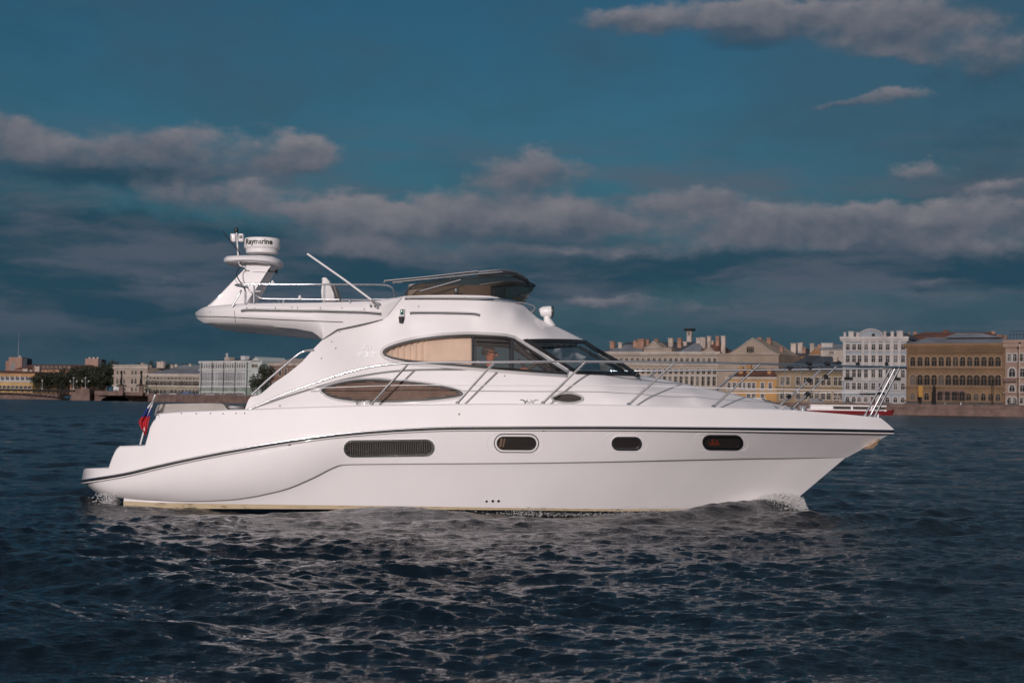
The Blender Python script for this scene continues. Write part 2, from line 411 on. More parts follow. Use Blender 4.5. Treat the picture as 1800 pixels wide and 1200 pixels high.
# ---- superstructure
A_top = lin([(431, 718), (433, 712), (437, 702), (441, 697), (456, 694), (466, 686), (480, 674), (505, 657), (531, 636), (551, 613), (567, 597), (580, 588), (593, 579.5), (610, 576), (640, 569.5), (673, 562), (680, 557), (690, 545), (700, 532), (709, 520.5),
             (750, 518.8), (800, 518.4), (840, 519), (862, 520), (885, 524), (907, 529.5), (922, 538), (934, 549), (944, 558), (955, 564.5), (973, 571.5), (996, 582.5), (1018, 593.5), (1029, 599), (1049, 613), (1089, 635.5), (1113, 652), (1127, 661),
             (1160, 666), (1213, 677), (1264, 688), (1309, 698), (1375, 713.5), (1405, 720)])
A_hb = rbf([(432, 716, 1.60), (440, 700, 1.57), (500, 714, 1.57), (500, 675, 1.48), (550, 625, 1.38), (567, 600, 1.32), (560, 700, 1.52), (600, 650, 1.40), (600, 600, 1.28), (593, 579, 1.24), (640, 575, 1.2),
            (650, 715, 1.47), (650, 680, 1.42), (650, 640, 1.33), (650, 600, 1.25), (680, 557, 1.19), (700, 532, 1.13),
            (709, 521, 1.07), (720, 545, 1.17), (720, 575, 1.2), (720, 600, 1.24), (720, 645, 1.34), (720, 680, 1.41), (720, 715, 1.46),
            (830, 519, 1.04), (830, 545, 1.13), (830, 572, 1.16), (830, 595, 1.21), (830, 645, 1.33), (830, 680, 1.40), (830, 713, 1.46),
            (862, 520, .97), (885, 525, .80), (885, 550, 1.0), (907, 530, .55), (907, 548, .86), (907, 572, 1.05), (907, 600, 1.15), (907, 655, 1.32), (907, 713, 1.45),
            (934, 549, .40), (950, 563, .50), (940, 575, .88), (960, 568, .42), (960, 580, .78), (960, 600, 1.04), (960, 640, 1.22), (960, 665, 1.32), (960, 713, 1.43),
            (1018, 594, .40), (1018, 603, .70), (1018, 625, .95), (1018, 655, 1.18), (1018, 680, 1.30), (1018, 713, 1.39),
            (1060, 621, .36), (1060, 640, .70), (1060, 657, .98), (1060, 680, 1.22), (1060, 714, 1.34),
            (1125, 660, .40), (1125, 668, .72), (1125, 690, 1.08), (1125, 713, 1.24),
            (1220, 679, .40), (1220, 690, .76), (1220, 714, 1.04), (1310, 699, .36), (1310, 707, .6), (1310, 717, .80), (1400, 719, .30), (1400, 723, .52)])
us = sorted(set([431, 432, 433, 435, 437, 439, 441] + [444 + 3.5 * i for i in range(275)] + [709, 1127]))
us = [u for u in us if u <= 1405]
NR = 60
def arow(u, k):
    vt, vb = A_top(u), D_top(u) + 3
    t = k / NR
    return vt + (vb - vt) * t
acols = []
for u in us:
    acols.append([px(u, arow(u, k), max(.02, min(A_hb(u, arow(u, k)), D_hb(u) - .02))) for k in range(NR + 1)])
SALOON = catmull([(673.5, 621), (677, 614.5), (695, 606.5), (729, 598), (764, 592.8), (800, 590.3), (831, 589.8), (862, 591), (888, 593)], 6) + [np.array(q) for q in ((903, 596.5), (924, 610), (945, 624), (970, 641), (996, 658))] + \
         catmull([(996, 658.5), (950, 655.5), (907, 652), (831, 645.5), (773, 641), (720, 636.5), (690, 631), (677, 626)], 6)
SCREEN = [np.array(q, float) for q in ((919.5, 597.5), (960, 597.2), (1000, 598.2), (1028, 599.8), (1049, 613.7), (1070, 625.6), (1089, 636.2), (1111, 652), (1124, 660.5), (1100, 660), (1060, 658.8), (1013, 657), (990, 642.5), (965, 626), (940, 610.5))]
def inpoly(u, v, P):
    c = False; j = len(P) - 1
    for i in range(len(P)):
        (xi, yi), (xj, yj) = P[i], P[j]
        if (yi > v) != (yj > v) and u < (xj - xi) * (v - yi) / (yj - yi) + xi: c = not c
        j = i
    return c
def grow(P, dd):
    P = np.array(P); n = len(P); a = np.roll(P, 1, 0); b = np.roll(P, -1, 0); t = b - a; t /= np.linalg.norm(t, axis=1)[:, None] + 1e-9
    nn = np.stack([t[:, 1], -t[:, 0]], 1)
    area = .5 * np.sum(P[:, 0] * np.roll(P[:, 1], -1) - np.roll(P[:, 0], -1) * P[:, 1])
    return P + nn * dd * (1 if area > 0 else -1)
def atop(i):
    u = us[i]
    if u < 567: return [(.07, 0), (.075, -.15), (.6, -.15)]     # replaced below by wings
    if 709 <= u <= 912:
        k = min(1, (912 - u) / 12, (u - 708) / 4); return [(.10, 0), (.13, -.42 * k), (.6, -.42 * k)]
    return [(.10, .004), (.25, .012), (.6, .022)]
bm = bmesh.new()
i0 = next(i for i, u in enumerate(us) if u >= 567)
loft(bm, acols[i0:], top=lambda i: atop(i + i0))
# the aft wings: outer skin plus an inner skin 9 cm in, joined along the raking edge
for sgn in (1, -1):
    C = acols[:i0 + 1]
    o_ = [[bm.verts.new(Vector((p.x, p.y * sgn, p.z))) for p in c] for c in C]
    i_ = [[bm.verts.new(Vector((p.x + .02, (p.y + .09) * sgn, p.z))) for p in c] for c in C]
    for A_ in (o_, i_):
        for i in range(len(C) - 1):
            for k in range(NR): bm.faces.new((A_[i][k], A_[i + 1][k], A_[i + 1][k + 1], A_[i][k + 1]))
    for i in range(len(C) - 1): bm.faces.new((o_[i][0], i_[i][0], i_[i + 1][0], o_[i + 1][0]))
bmesh.ops.remove_doubles(bm, verts=bm.verts, dist=2e-4)
bmesh.ops.recalc_face_normals(bm, faces=bm.faces)
tmp = bmesh.new(); me_t = bpy.data.meshes.new('t'); bm.to_mesh(me_t); tmp.free()
class _O: pass
_o = _O(); _o.data = me_t; CABIN = bvh_of(_o)
sg, scg, sgp, scgp = grow(SALOON, -.8), grow(SCREEN, -.8), grow(SALOON, 2.6), grow(SCREEN, 2.8)
dead = []
for f in bm.faces:
    c = f.calc_center_median()
    if abs(f.normal.y) < .1 and abs(f.normal.z) > .9: pass
    q = Vector((c.x, -abs(c.y), c.z)); u, v = topx(q)
    if u > 660 and v > 585 and v < 665 and (inpoly(u, v, sg if c.y < 0 else sgp) or (inpoly(u, v, scg if c.y < 0 else scgp) and abs(c.y) > .30)): dead.append(f)
    elif 1029 <= u < 1124 and abs(c.y) <= .45 and f.normal.z > .3 and v < 662 and v > 596: dead.append(f)
bmesh.ops.delete(bm, geom=dead, context='FACES')
cabin = part('cabin', bm, M['gelcoat'], smooth=40, recalc=False)
sd = cabin.modifiers.new('thickness', 'SOLIDIFY'); sd.thickness = .022; sd.offset = -1; sd.use_even_offset = False

# ---- panels and bands laid on a traced outline
def chains(P):
    P = np.array(P); a, b = int(np.argmin(P[:, 0])), int(np.argmax(P[:, 0]))
    def run(i, j):
        L = [P[i]]
        while i != j: i = (i + 1) % len(P); L.append(P[i])
        return np.array(L)
    c1, c2 = run(a, b), run(b, a)[::-1]
    f = lambda c: (lambda u: float(np.interp(u, np.maximum.accumulate(c[:, 0]), c[:, 1])))
    f1, f2 = f(c1), f(c2); um = .5 * (P[a, 0] + P[b, 0])
    return (P[a, 0], P[b, 0], f1, f2) if f1(um) < f2(um) else (P[a, 0], P[b, 0], f2, f1)
def panel(name, P, bvh, off, m, parent=yacht, nc=48, nr=6, both=False, thick=.006, u_lim=None):
    u0, u1, ft, fb_ = chains(P)
    if u_lim: u0, u1 = max(u0, u_lim[0]), min(u1, u_lim[1])
    res = []
    def lay(o_):
        return [[proj(u, a + (b - a) * k / nr, bvh, o_) for k in range(nr + 1)] for (u, a, b) in UAB]
    UAB = []
    for i in range(nc + 1):
        s = i / nc
        if not u_lim: s = .5 - .5 * math.cos(math.pi * s)
        u = u0 + (u1 - u0) * s; UAB.append((u, ft(u), fb_(u)))
    Gs = [lay(off)] + ([lay(off - thick)] if thick else [])
    for s in ((1, -1) if both else (1,)):
        bm = bmesh.new(); LV = []
        for G in Gs:
            V = [[bm.verts.new(Vector((p.x, p.y * s, p.z))) for p in c] for c in G]; LV.append(V)
            for i in range(nc):
                for k in range(nr): bm.faces.new((V[i][k], V[i + 1][k], V[i + 1][k + 1], V[i][k + 1]))
        if thick:
            A_, B_ = LV
            for i in range(nc):
                for k in (0, nr): bm.faces.new((A_[i][k], A_[i + 1][k], B_[i + 1][k], B_[i][k]))
        bmesh.ops.remove_doubles(bm, verts=bm.verts, dist=1e-4)
        res.append(part(name, bm, m, parent, 40))
    return res[0] if not both else res
def densify(P, step=4., closed=True):
    out = []; n = len(P)
    for i in range(n if closed else n - 1):
        a, b = np.array(P[i]), np.array(P[(i + 1) % n]); k = max(1, int(np.linalg.norm(b - a) / step))
        for j in range(k): out.append(a + (b - a) * j / k)
    if not closed: out.append(np.array(P[-1], float))
    return out
def band(name, P, d0, d1, bvh, off, m, parent=yacht, thick=.012, both=False, sides=None):
    P = densify(P); A_, B_ = grow(P, d0), grow(P, d1); n = len(P)
    for s in (sides or ((1, -1) if both else (1,))):
        bm = bmesh.new(); rows = []
        for Q, o_ in ((A_, off - .004), (A_, off + thick), (B_, off + thick), (B_, off - .004)):
            rows.append([(lambda p: bm.verts.new(Vector((p.x, p.y * s, p.z))))(proj(q[0], q[1], bvh, o_)) for q in Q])
        for R0, R1 in zip(rows, rows[1:] + rows[:1]):
            for i in range(n): bm.faces.new((R0[i], R0[(i + 1) % n], R1[(i + 1) % n], R1[i]))
        o = part(name, bm, m, parent, 40)
    return o
def rrect(u0, u1, v0, v1, slope=0., n=8):
    h = (v1 - v0) / 2; vc = (v0 + v1) / 2; P = []
    for i in range(n + 1):
        a = -math.pi / 2 + math.pi * i / n; P.append((u1 - h + h * math.cos(a), vc + h * math.sin(a)))
    for i in range(n + 1):
        a = math.pi / 2 + math.pi * i / n; P.append((u0 + h + h * math.cos(a), vc + h * math.sin(a)))
    return [(u, v + slope * (u - u0)) for u, v in P]

def line_on(bvh, P, off=.0, sub=6, fallback=None, smooth=True):
    Q = catmull(P, sub) if smooth else densify(P, 4., False)
    return [proj(q[0], q[1], bvh, off, fallback) for q in Q]

# saloon window
sal = band('saloon_window', SALOON, .2, 6.0, CABIN, .006, M['chrome'], thick=.02)
band('window_gasket', SALOON, -3.0, 1.0, CABIN, .012, M['black'], sal, thick=.02)
panel('window_glass', SALOON, CABIN, .004, M['window_glass'], sal, 60, 6)
pg = panel('port_window_glass', SALOON, CABIN, .004, M['window_glass'], yacht, 60, 6, both=True)
bpy.data.objects.remove(pg[0]); pg[1].name = 'saloon_glass'
bm = bmesh.new(); tube(bm, [proj(831.5, 590 + i * 55.5 / 8, CABIN, .012) for i in range(9)], .02, 6); part('mullion', bm, M['dark_grey'], sal)
bm = bmesh.new(); tube(bm, [proj(900.5, 596 + i * 55 / 8, CABIN, .012) for i in range(9)], .024, 6); part('mullion', bm, M['dark_grey'], sal)
SL = [(836, 599), (896, 602.5), (896, 649), (836, 645)]
band('sliding_frame', SL, -1.2, 1.2, CABIN, .016, M['black'], sal, thick=.014)
# windscreen
scr = band('windscreen', SCREEN, -4.6, .6, CABIN, .006, M['black'], thick=.012)
band('windscreen_frame', SCREEN, -3.0, 5.5, CABIN, .006, M['black'], scr, thick=.012, sides=(-1,))
band('window_frame', SALOON, -2.0, 5.5, CABIN, .006, M['black'], sal, thick=.012, sides=(-1,))
panel('screen_glass', SCREEN, CABIN, .004, M['screen_glass'], scr, 40, 8, both=True, thick=0)
# centre pane of the windscreen, across the bow side of the cabin
g = []
for u in np.linspace(1028, 1124, 16):
    p = acols[int(np.argmin([abs(x - u) for x in us]))][0]
    g.append([Vector((p.x, p.y * (1 - 2 * t), p.z + .004 + .02 * 4 * t * (1 - t))) for t in np.linspace(0, 1, 9)])
bm = bmesh.new(); V = [[bm.verts.new(p) for p in c] for c in g]
for i in range(15):
    for k in range(8): bm.faces.new((V[i][k], V[i + 1][k], V[i + 1][k + 1], V[i][k + 1]))
part('centre_pane', bm, M['screen_glass'], scr)
bm = bmesh.new(); tube(bm, line_on(CABIN, [(1048, 615), (1070, 630), (1096, 655)], .03), .009, 6); part('wiper', bm, M['black'], scr)
bm = bmesh.new(); tube(bm, line_on(CABIN, [(1072, 633), (1090, 645), (1108, 659)], .035), .012, 6); part('wiper', bm, M['black'], scr)
for P in ([(690, 690), (830, 688.5), (1000, 688), (1120, 690), (1230, 694)], [(905, 676.5), (1000, 677), (1100, 678), (1180, 680)]):
    bm = bmesh.new(); tube(bm, line_on(CABIN, P, -.002, 10), .0045, 6); part('deck_groove', bm, M['white_plastic'])
# low oval window with its slatted blind
LOW = catmull([(566, 688), (571, 682), (590, 675.5), (620, 670), (650, 668.2), (700, 670), (745, 674.5), (785, 681), (806, 687), (813, 692.5), (806, 696.5), (780, 700.5), (740, 704.5), (690, 706.5), (640, 705.5), (600, 701.5), (578, 696)], 5, True)
low = band('cabin_window', LOW, .2, 4.2, CABIN, .006, M['chrome'], thick=.016)
band('window_gasket', LOW, -2.6, 1.0, CABIN, .010, M['black'], low, thick=.016)
panel('tinted_pane', LOW, CABIN, .003, mat('blind_backing', (.07, .045, .034), .2, coat=.6), low, 50, 5)
u0, u1, ft, fb_ = chains(grow(LOW, -2.4)); bm = bmesh.new()
for j in range(10):
    v = 671.5 + j * 3.6
    ok = [u for u in np.linspace(u0, u1, 120) if ft(u) + .8 < v + .012 * (u - 690) * 0 < fb_(u) - .8 and (u < 745 or v > 677)]
    if len(ok) > 3: tube(bm, [proj(u, v, CABIN, .004) for u in ok[::3] + [ok[-1]]], .0135, 6)
part('slatted_blind', bm, M['blind'], low)
# small eye shaped port in the coachroof
EYE = catmull([(971, 700.5), (983, 695), (997, 692.8), (1012, 695), (1023, 701), (1012, 705.8), (997, 707), (982, 705)], 6, True)
eye = band('side_port', EYE, .1, 3.5, CABIN, .005, M['chrome'], thick=.014); panel('port_glass', EYE, CABIN, .006, M['dark_glass'], eye, 24, 4)
# hull vent and portholes
VENT = rrect(606, 762, 775, 801, -.012)
vent = band('hull_vent', VENT, -1.5, 2.0, HULL, .004, M['chrome'], thick=.012); panel('vent_back', VENT, HULL, .003, M['dark_glass'], vent, 40, 4)
bm = bmesh.new()
for i in range(38):
    u = 612 + i * 3.95; tube(bm, [proj(u, v - .012 * (u - 606), HULL, .008) for v in np.linspace(777.5 if 0 < i < 37 else 783, 799 if 0 < i < 37 else 794, 4)], .0035, 5)
part('vent_grille', bm, mat('vent_slat', (.16, .15, .14), .5), vent)
for (a, b, c, dd, fm, reflect) in ((873, 942.5, 766.5, 790, 'chrome', 1), (1076, 1126, 768, 788.5, 'steel', 0), (1236, 1304, 765.5, 787.5, 'black', 0)):
    P = rrect(a, b, c, dd, .004)
    o = band('porthole', P, {'chrome': .2, 'steel': -1.0, 'black': -2.4}[fm], 3.4 if fm == 'chrome' else 1.8, HULL, .005, M['seat_white'] if fm == 'chrome' else M[fm], thick=.014)  # polished ring coloured white to paint in the sun reflected on it
    if fm == 'chrome':
        bm = bmesh.new(); tube(bm, [proj(q[0], q[1], HULL, .003) for q in grow(densify(P), 4.2)], .008, 6, closed=True); part('porthole_bezel', bm, M['dark_grey'], o)
        band('porthole_seal', P, -1.6, .1, HULL, .006, M['black'], o, thick=.016)
    panel('porthole_glass', P, HULL, .004, M['dark_glass'], o, 24, 4)
    rim = rrect(a - 17, b + 13, c - 5, dd + 4.5, .004)
    Q = densify([q for q in rim if q[1] < (c + dd) / 2 + 2 or True])
    bm = bmesh.new(); tube(bm, [proj(q[0], q[1], HULL, -.0035) for q in Q], .007, 6, closed=True); part('porthole_recess', bm, M['gelcoat'], o)
    if fm == 'black':  # orange flecks laid on the glass as a painted warm reflection
        bm = bmesh.new()
        for (x, y, w, h) in ((1246, 777, 18, 5), (1250, 771, 5, 6), (1258, 772, 4, 6)):
            V = [bm.verts.new(proj(x + i * w, y + k * h, HULL, .009)) for i, k in ((0, 0), (1, 0), (1, 1), (0, 1))]; bm.faces.new(V)
        part('painted_orange_reflection', bm, mat('reflection_orange', (.13, .03, .015), .4), o)
    if reflect:  # slanted brown slivers on the glass, a reflection painted in colour
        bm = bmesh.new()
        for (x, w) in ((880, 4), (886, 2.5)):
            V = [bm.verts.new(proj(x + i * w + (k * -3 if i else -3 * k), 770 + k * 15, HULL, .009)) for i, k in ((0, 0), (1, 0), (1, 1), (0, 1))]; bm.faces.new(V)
        part('painted_brown_reflection', bm, mat('reflection_brown', (.15, .085, .05), .5), o)
# scuppers and outlets
for (u, v, r) in ((855, 880, .017), (866, 879.5, .020), (876, 879.5, .020)):
    p = proj(u, v, HULL); n = (proj(u, v, HULL, .02) - p).normalized()
    bm = bmesh.new(); tube(bm, [p - n * .01, p + n * .014], r, 12); o = part('outlet', bm, M['steel'])
    bm = bmesh.new(); tube(bm, [p, p + n * .017], r * .55, 10); part('outlet_bore', bm, M['black'], o)
for (u, v) in ((509, 781), (955, 756), (415, 790)):
    p = proj(u, v, HULL, .003); bm = bmesh.new(); box(bm, p - Vector((.018, .006, .012)), p + Vector((.018, .006, .012))); part('drain_slot', bm, M['black'])
for (u, v) in ((807, 727.5), (492, 713)):
    p = proj(u, v, bvh_of(bulwark, cabin)); bm = bmesh.new(); tube(bm, [p - Vector((0, -.01, 0)), p + Vector((0, -.010, 0))], .014, 12); part('filler_cap', bm, M['cushion'])

# ---- flybridge overhang
B_top = lin([(343, 552), (344, 549), (350, 544.5), (356, 541), (362, 539), (400, 535.5), (431, 533.2), (500, 532.5), (564, 532), (653, 529), (680, 525), (709, 520.5)])
B_bot = lin([(343, 552.5), (345, 558), (349, 562), (358, 567), (380, 568.5), (431, 570), (520, 577.5), (549, 583), (558, 589), (567, 597), (593, 579.5), (640, 569.5), (673, 562), (680, 557), (690, 545), (700, 532), (709, 521)])
B_plan = pchip([343, 344, 346, 350, 358, 370, 390, 420, 460, 550, 600, 640, 673, 709], [0, .25, .42, .62, .85, 1.0, 1.13, 1.24, 1.30, 1.33, 1.28, 1.24, 1.20, 1.08])
bus = sorted(set([343, 343.5, 344, 345, 346, 348, 350, 354, 358, 362, 367, 373, 380, 549, 558, 567, 580, 593] + list(range(388, 709, 7)) + [709]))
cols = []
for u in bus:
    a, b = B_top(u), B_bot(u); c = []
    for k in range(13):
        t = k / 12; inn = (.07 * max(0, (.3 - t) / .3) ** 2 + (.10 * max(0, (t - .55) / .45) ** 1.8 if u < 567 else 0)) * min(1, B_plan(u))
        c.append(px(u, a + (b - a) * t, max(0, B_plan(u) - inn)))
    cols.append(c)
bm = bmesh.new(); loft(bm, cols, top=lambda i: [(.12, 0), (.15, -.28), (.6, -.28)] if 430 < bus[i] < 700 else [(.1, .01), (.15, .011), (.6, .012)], bottom=True)
fly = part('flybridge', bm, M['gelcoat'], smooth=40)
FLY = bvh_of(fly)
bm = bmesh.new(); tube(bm, line_on(FLY, [(344, 555), (352, 556), (400, 557), (480, 561), (560, 564.5), (603, 566)], .001), .006, 6); part('flybridge_seam', bm, M['dark_grey'])
bm = bmesh.new(); tube(bm, line_on(FLY, [(412, 546), (413, 558), (414, 567)], -.001), .004, 6); part('flybridge_seam', bm, M['dark_grey'])
bm = bmesh.new(); tube(bm, [proj(u, v - .6, FLY, .002, A_hb(u, v)) for u, v in densify([(567, 597), (593, 579.5), (640, 569.5), (673, 562), (680, 557), (690, 545), (700, 532), (709, 520.5)], 5, False)], .005, 6); part('moulding_joint', bm, M['dark_grey'])
for P, bv in (([(425, 546.5), (440, 545), (500, 546), (600, 548), (640, 549), (669, 551.5)], FLY), ([(720, 551), (730, 550), (790, 550.5), (830, 551.5), (843, 554)], CABIN), ([(711, 526), (740, 525.5), (820, 526), (880, 528.5), (905, 532)], CABIN)):
    bm = bmesh.new(); tube(bm, line_on(bv, P, .012, 5), .024, 8); part('rub_moulding', bm, M['chrome'])
for (u, v) in ((369, 548), (434, 541), (448, 542), (484, 540.5), (513, 540), (523, 540.5), (563, 541), (601, 541.5), (640, 543)):
    p = proj(u, v, FLY, .002); bm = bmesh.new(); tube(bm, [p, p + Vector((0, -.006, 0))], .009, 8); part('stud', bm, M['dark_grey'])
for (u, v) in ((319, 726), (345, 726.5), (370, 726), (392, 726.5), (415, 726), (430, 726)):
    p = proj(u, v, HULL, .002); bm = bmesh.new(); tube(bm, [p, p + Vector((0, -.006, 0))], .009, 8); part('stud', bm, M['dark_grey'])
for (u, v) in ((583, 600), (590, 612), (597, 583), (565, 629.5), (892, 592), (887, 660.5), (736, 538.5)):
    p = proj(u, v, CABIN, .002); bm = bmesh.new(); tube(bm, [p, p + Vector((0, -.006, 0))], .009, 8); part('stud', bm, M['dark_grey'])

# ---- flybridge windscreen
def wtop(u): return lin([(711, 518), (716, 511), (724, 503), (735, 499), (770, 493.5), (809, 489.5), (850, 487.5), (884, 486), (905, 488), (925, 494), (941, 502)])(u)
def wbot(u): return lin([(711, 521), (795, 519), (862, 521), (890, 526), (907, 530.5), (915, 531.5), (928, 518), (941, 502.5)])(u)
w_hb = pchip([711, 830, 870, 890, 907, 920, 932, 941], [1.03, 1.0, .90, .80, .62, .44, .22, 0])
wu = sorted(set(list(np.linspace(711, 905, 28)) + list(np.linspace(907, 941, 14))))
cols = [[px(u, wtop(u) + (wbot(u) - wtop(u)) * k / 6, w_hb(u)) for k in range(7)] for u in wu]
bm = bmesh.new(); loft(bm, cols); wsc = part('flybridge_windscreen', bm, M['fly_glass'], smooth=60)
FP = [(839, 478.5, .97), (862, 476, .93), (884, 474.8, .86), (900, 476.5, .74), (914, 482, .56), (923, 488, .40), (929, 494, .18), (931, 496, 0)]
L = [px(*q) for q in catmull(FP, 5)]; L2 = [px(q[0], q[1] + 9 - 3 * i / len(L), q[2] + .03) for i, q in enumerate(catmull(FP, 5))]
bm = bmesh.new(); tube(bm, L + [mir(q) for q in L[-2::-1]], .017, 8); part('screen_top_rail', bm, M['steel'], wsc)
cols = [[a, b] for a, b in zip(L, L2)]
bm = bmesh.new(); loft(bm, cols); sd = part('screen_visor', bm, M['dark_grey'], wsc); k = sd.modifiers.new('t', 'SOLIDIFY'); k.thickness = .012
L = [px(u, wtop(u) - .5, w_hb(u) + .004) for u in wu if u < 941]; L.append(px(941, 502, 0))
bm = bmesh.new(); tube(bm, L + [mir(q) for q in L[-2::-1]], .010, 8); part('screen_edge', bm, M['dark_grey'], wsc)
bm = bmesh.new(); tube(bm, [px(675.5, 497, 1.12), px(676, 494, 1.12), px(745, 487.5, 1.08), px(840, 476.8, .98)], .016, 8); part('grab_rail', bm, M['chrome'], wsc)
bm = bmesh.new(); tube(bm, [px(690, 496.8, 1.12), px(745, 491.5, 1.08), px(846, 481.5, 1.0), px(884, 478.5, .90)], .015, 8); part('grab_rail', bm, M['chrome'], wsc)
bm = bmesh.new(); tube(bm, [px(738, 512, 1.05), px(775, 502, 1.03), px(810, 492, 1.0)], .014, 8); part('screen_strut', bm, M['steel'], wsc)
bm = bmesh.new(); rbox(bm, px(801, 517, 1.03) - Vector((.02, .02, .0)), px(806, 506, 1.03) + Vector((.0, .02, .0)), .008); part('screen_latch', bm, M['black'], wsc)
# seat inside and upholstery visible through the tinted screen
bm = bmesh.new(); rbox(bm, px(716, 519, .80) + Vector((0, 0, -.3)), px(716, 519, .80) + Vector((1.20, 1.60, .17)), .05); part('helm_console', bm, M['cushion'])
# steel guard along the front of the flybridge
GP = [(905, 530.5, .66), (920, 532, .50), (932, 535, .40), (940, 539.5, .34), (938, 545, .36), (934, 548, .38)]
bm = bmesh.new(); L = [px(*q) for q in catmull([(880, 527.5, .92)] + GP, 4)]; tube(bm, L, .011, 8); part('front_guard', bm, M['steel']); bm = bmesh.new(); tube(bm, [mir(q) for q in L], .011, 8); part('front_guard', bm, M['steel'])
# white folded seat back and its side cushion
def slab(name, P, hb0, hb1, m, bev=.02, parent=yacht, sub=None):
    bm = bmesh.new(); a = [bm.verts.new(px(u, v, hb0)) for u, v in P]
    ref = px(P[0][0], P[0][1], hb0)
    b = [bm.verts.new(Vector((q.co.x, -hb1, q.co.z))) for q in a]
    bm.faces.new(a); bm.faces.new(b[::-1]); n = len(P)
    for i in range(n): bm.faces.new((a[i], a[(i + 1) % n], b[(i + 1) % n], b[i]))
    if bev: bmesh.ops.bevel(bm, geom=bm.edges[:], offset=bev, segments=2, affect='EDGES', profile=.5)
    return part(name, bm, m, parent, 40)
slab('seat_back', [(565, 489), (568, 487), (573, 487), (579, 494), (586, 515), (590, 533), (564, 536), (567, 512)], .55, .05, M['seat_white'], .02)
slab('seat_back', [(577, 495), (587, 500), (598, 534), (588, 534)], .35, -.25, M['cushion'], .015)

# ---- steel work of the flybridge
def both_tube(name, P, r, m, sub=5, parent=yacht, both=True, smooth=True, n=8):
    Q = catmull(P, sub) if smooth else [np.array(q, float) for q in P]
    L = [px(*q) for q in Q]; bm = bmesh.new(); tube(bm, L, r, n); o = part(name, bm, m, parent, 60)
    if both:
        bm = bmesh.new(); tube(bm, [mir(q) for q in L], r, n); part(name, bm, m, parent, 60)
    return o
fr = both_tube('flybridge_rail', [(436, 505, .95), (424, 503.5, 1.05), (414, 501.5, 1.14), (420, 500, 1.22), (445, 499.3, 1.24), (560, 499.8, 1.26), (640, 500.2, 1.2), (672, 500.5, 1.16), (685, 503, 1.14), (692, 510, 1.12), (694.5, 522, 1.1)], .013, M['chrome'])
for (u, t, b) in ((446.5, 500, 533.5), (431, 512, 534), (570, 500, 532)):
    both_tube('stanchion', [(u, b, 1.24), (u, t, 1.24)], .013, M['chrome'], smooth=False)
both_tube('lower_rail', [(449, 518, 1.2), (456, 523, 1.22), (468, 525, 1.22), (530, 525.6, 1.24), (597, 526.5, 1.24)], .010, M['steel'])
both_tube('lower_rail', [(600, 526.5, 1.22), (640, 526.8, 1.2), (655, 527.5, 1.19)], .010, M['chrome'])
for (u, b) in ((498, 533), (615, 532)): both_tube('stanchion', [(u, 526, 1.23), (u, b, 1.23)], .011, M['chrome'], smooth=False)
for (u, v) in ((479, 497), (527, 523)):
    bm = bmesh.new(); p = px(u, v, 1.24); tube(bm, [p + Vector((0, 0, -.03)), p + Vector((0, 0, 0)), p + Vector((0, 0, .02)), p + Vector((0, 0, .035))], [.02, .022, .018, .006], 10); part('rail_lamp', bm, M['white_plastic'])
both_tube('ladder_strut', [(408, 539, 1.22), (421, 517, 1.22), (424, 510, 1.2)], .012, M['steel'], both=False)
both_tube('stern_light_arm', [(437, 512, .6), (458, 512, .6)], .008, M['white_plastic'], both=False, smooth=False)

# ---- radar arch
bm = bmesh.new(); a, b = [], []
for (u, v) in [(361, 540), (430, 478), (431, 462), (482, 461), (478, 465), (471, 474), (452, 498), (441, 520), (434, 536)]:
    q = px(u, v, .42 - .14 * min(1, (540 - v) / 70)); a.append(bm.verts.new(q)); b.append(bm.verts.new(mir(q)))
bm.faces.new(a); bm.faces.new(b[::-1]); n = len(a)
for i in range(n): bm.faces.new((a[i], a[(i + 1) % n], b[(i + 1) % n], b[i]))
bmesh.ops.bevel(bm, geom=[e for e in bm.edges if e.calc_length() > .02], offset=.03, segments=3, affect='EDGES', profile=.5)
arch = part('radar_arch', bm, M['gelcoat'], smooth=45)
both_tube('arch_joint', [(431, 478, .30), (450, 478, .30), (467, 478.5, .30)], .004, M['dark_grey'], parent=arch, both=False, smooth=False)
bm = bmesh.new()
pts = [(393, 460.5, 455, .02), (395, 460.5, 452.5, .30), (400, 460, 450, .42), (412, 460, 449, .48), (428, 459.5, 448.6, .50), (445, 459.5, 448.6, .50), (462, 461.5, 448.8, .48), (478, 464, 450.5, .40), (488, 465.5, 454.5, .28), (494, 464, 459, .14), (496, 462.8, 461, .02)]
cols = []
for (u, vb, vt, h) in pts:
    cols.append([px(u, vt, h * .82), px(u, vt + (vb - vt) * .3, h * .97), px(u, vt + (vb - vt) * .7, h), px(u, vb, h * .9)])
loft(bm, cols, top=[(.5, .01)], bottom=True, cap0=True, cap1=True)
part('arch_platform', bm, M['gelcoat'], arch, smooth=50)
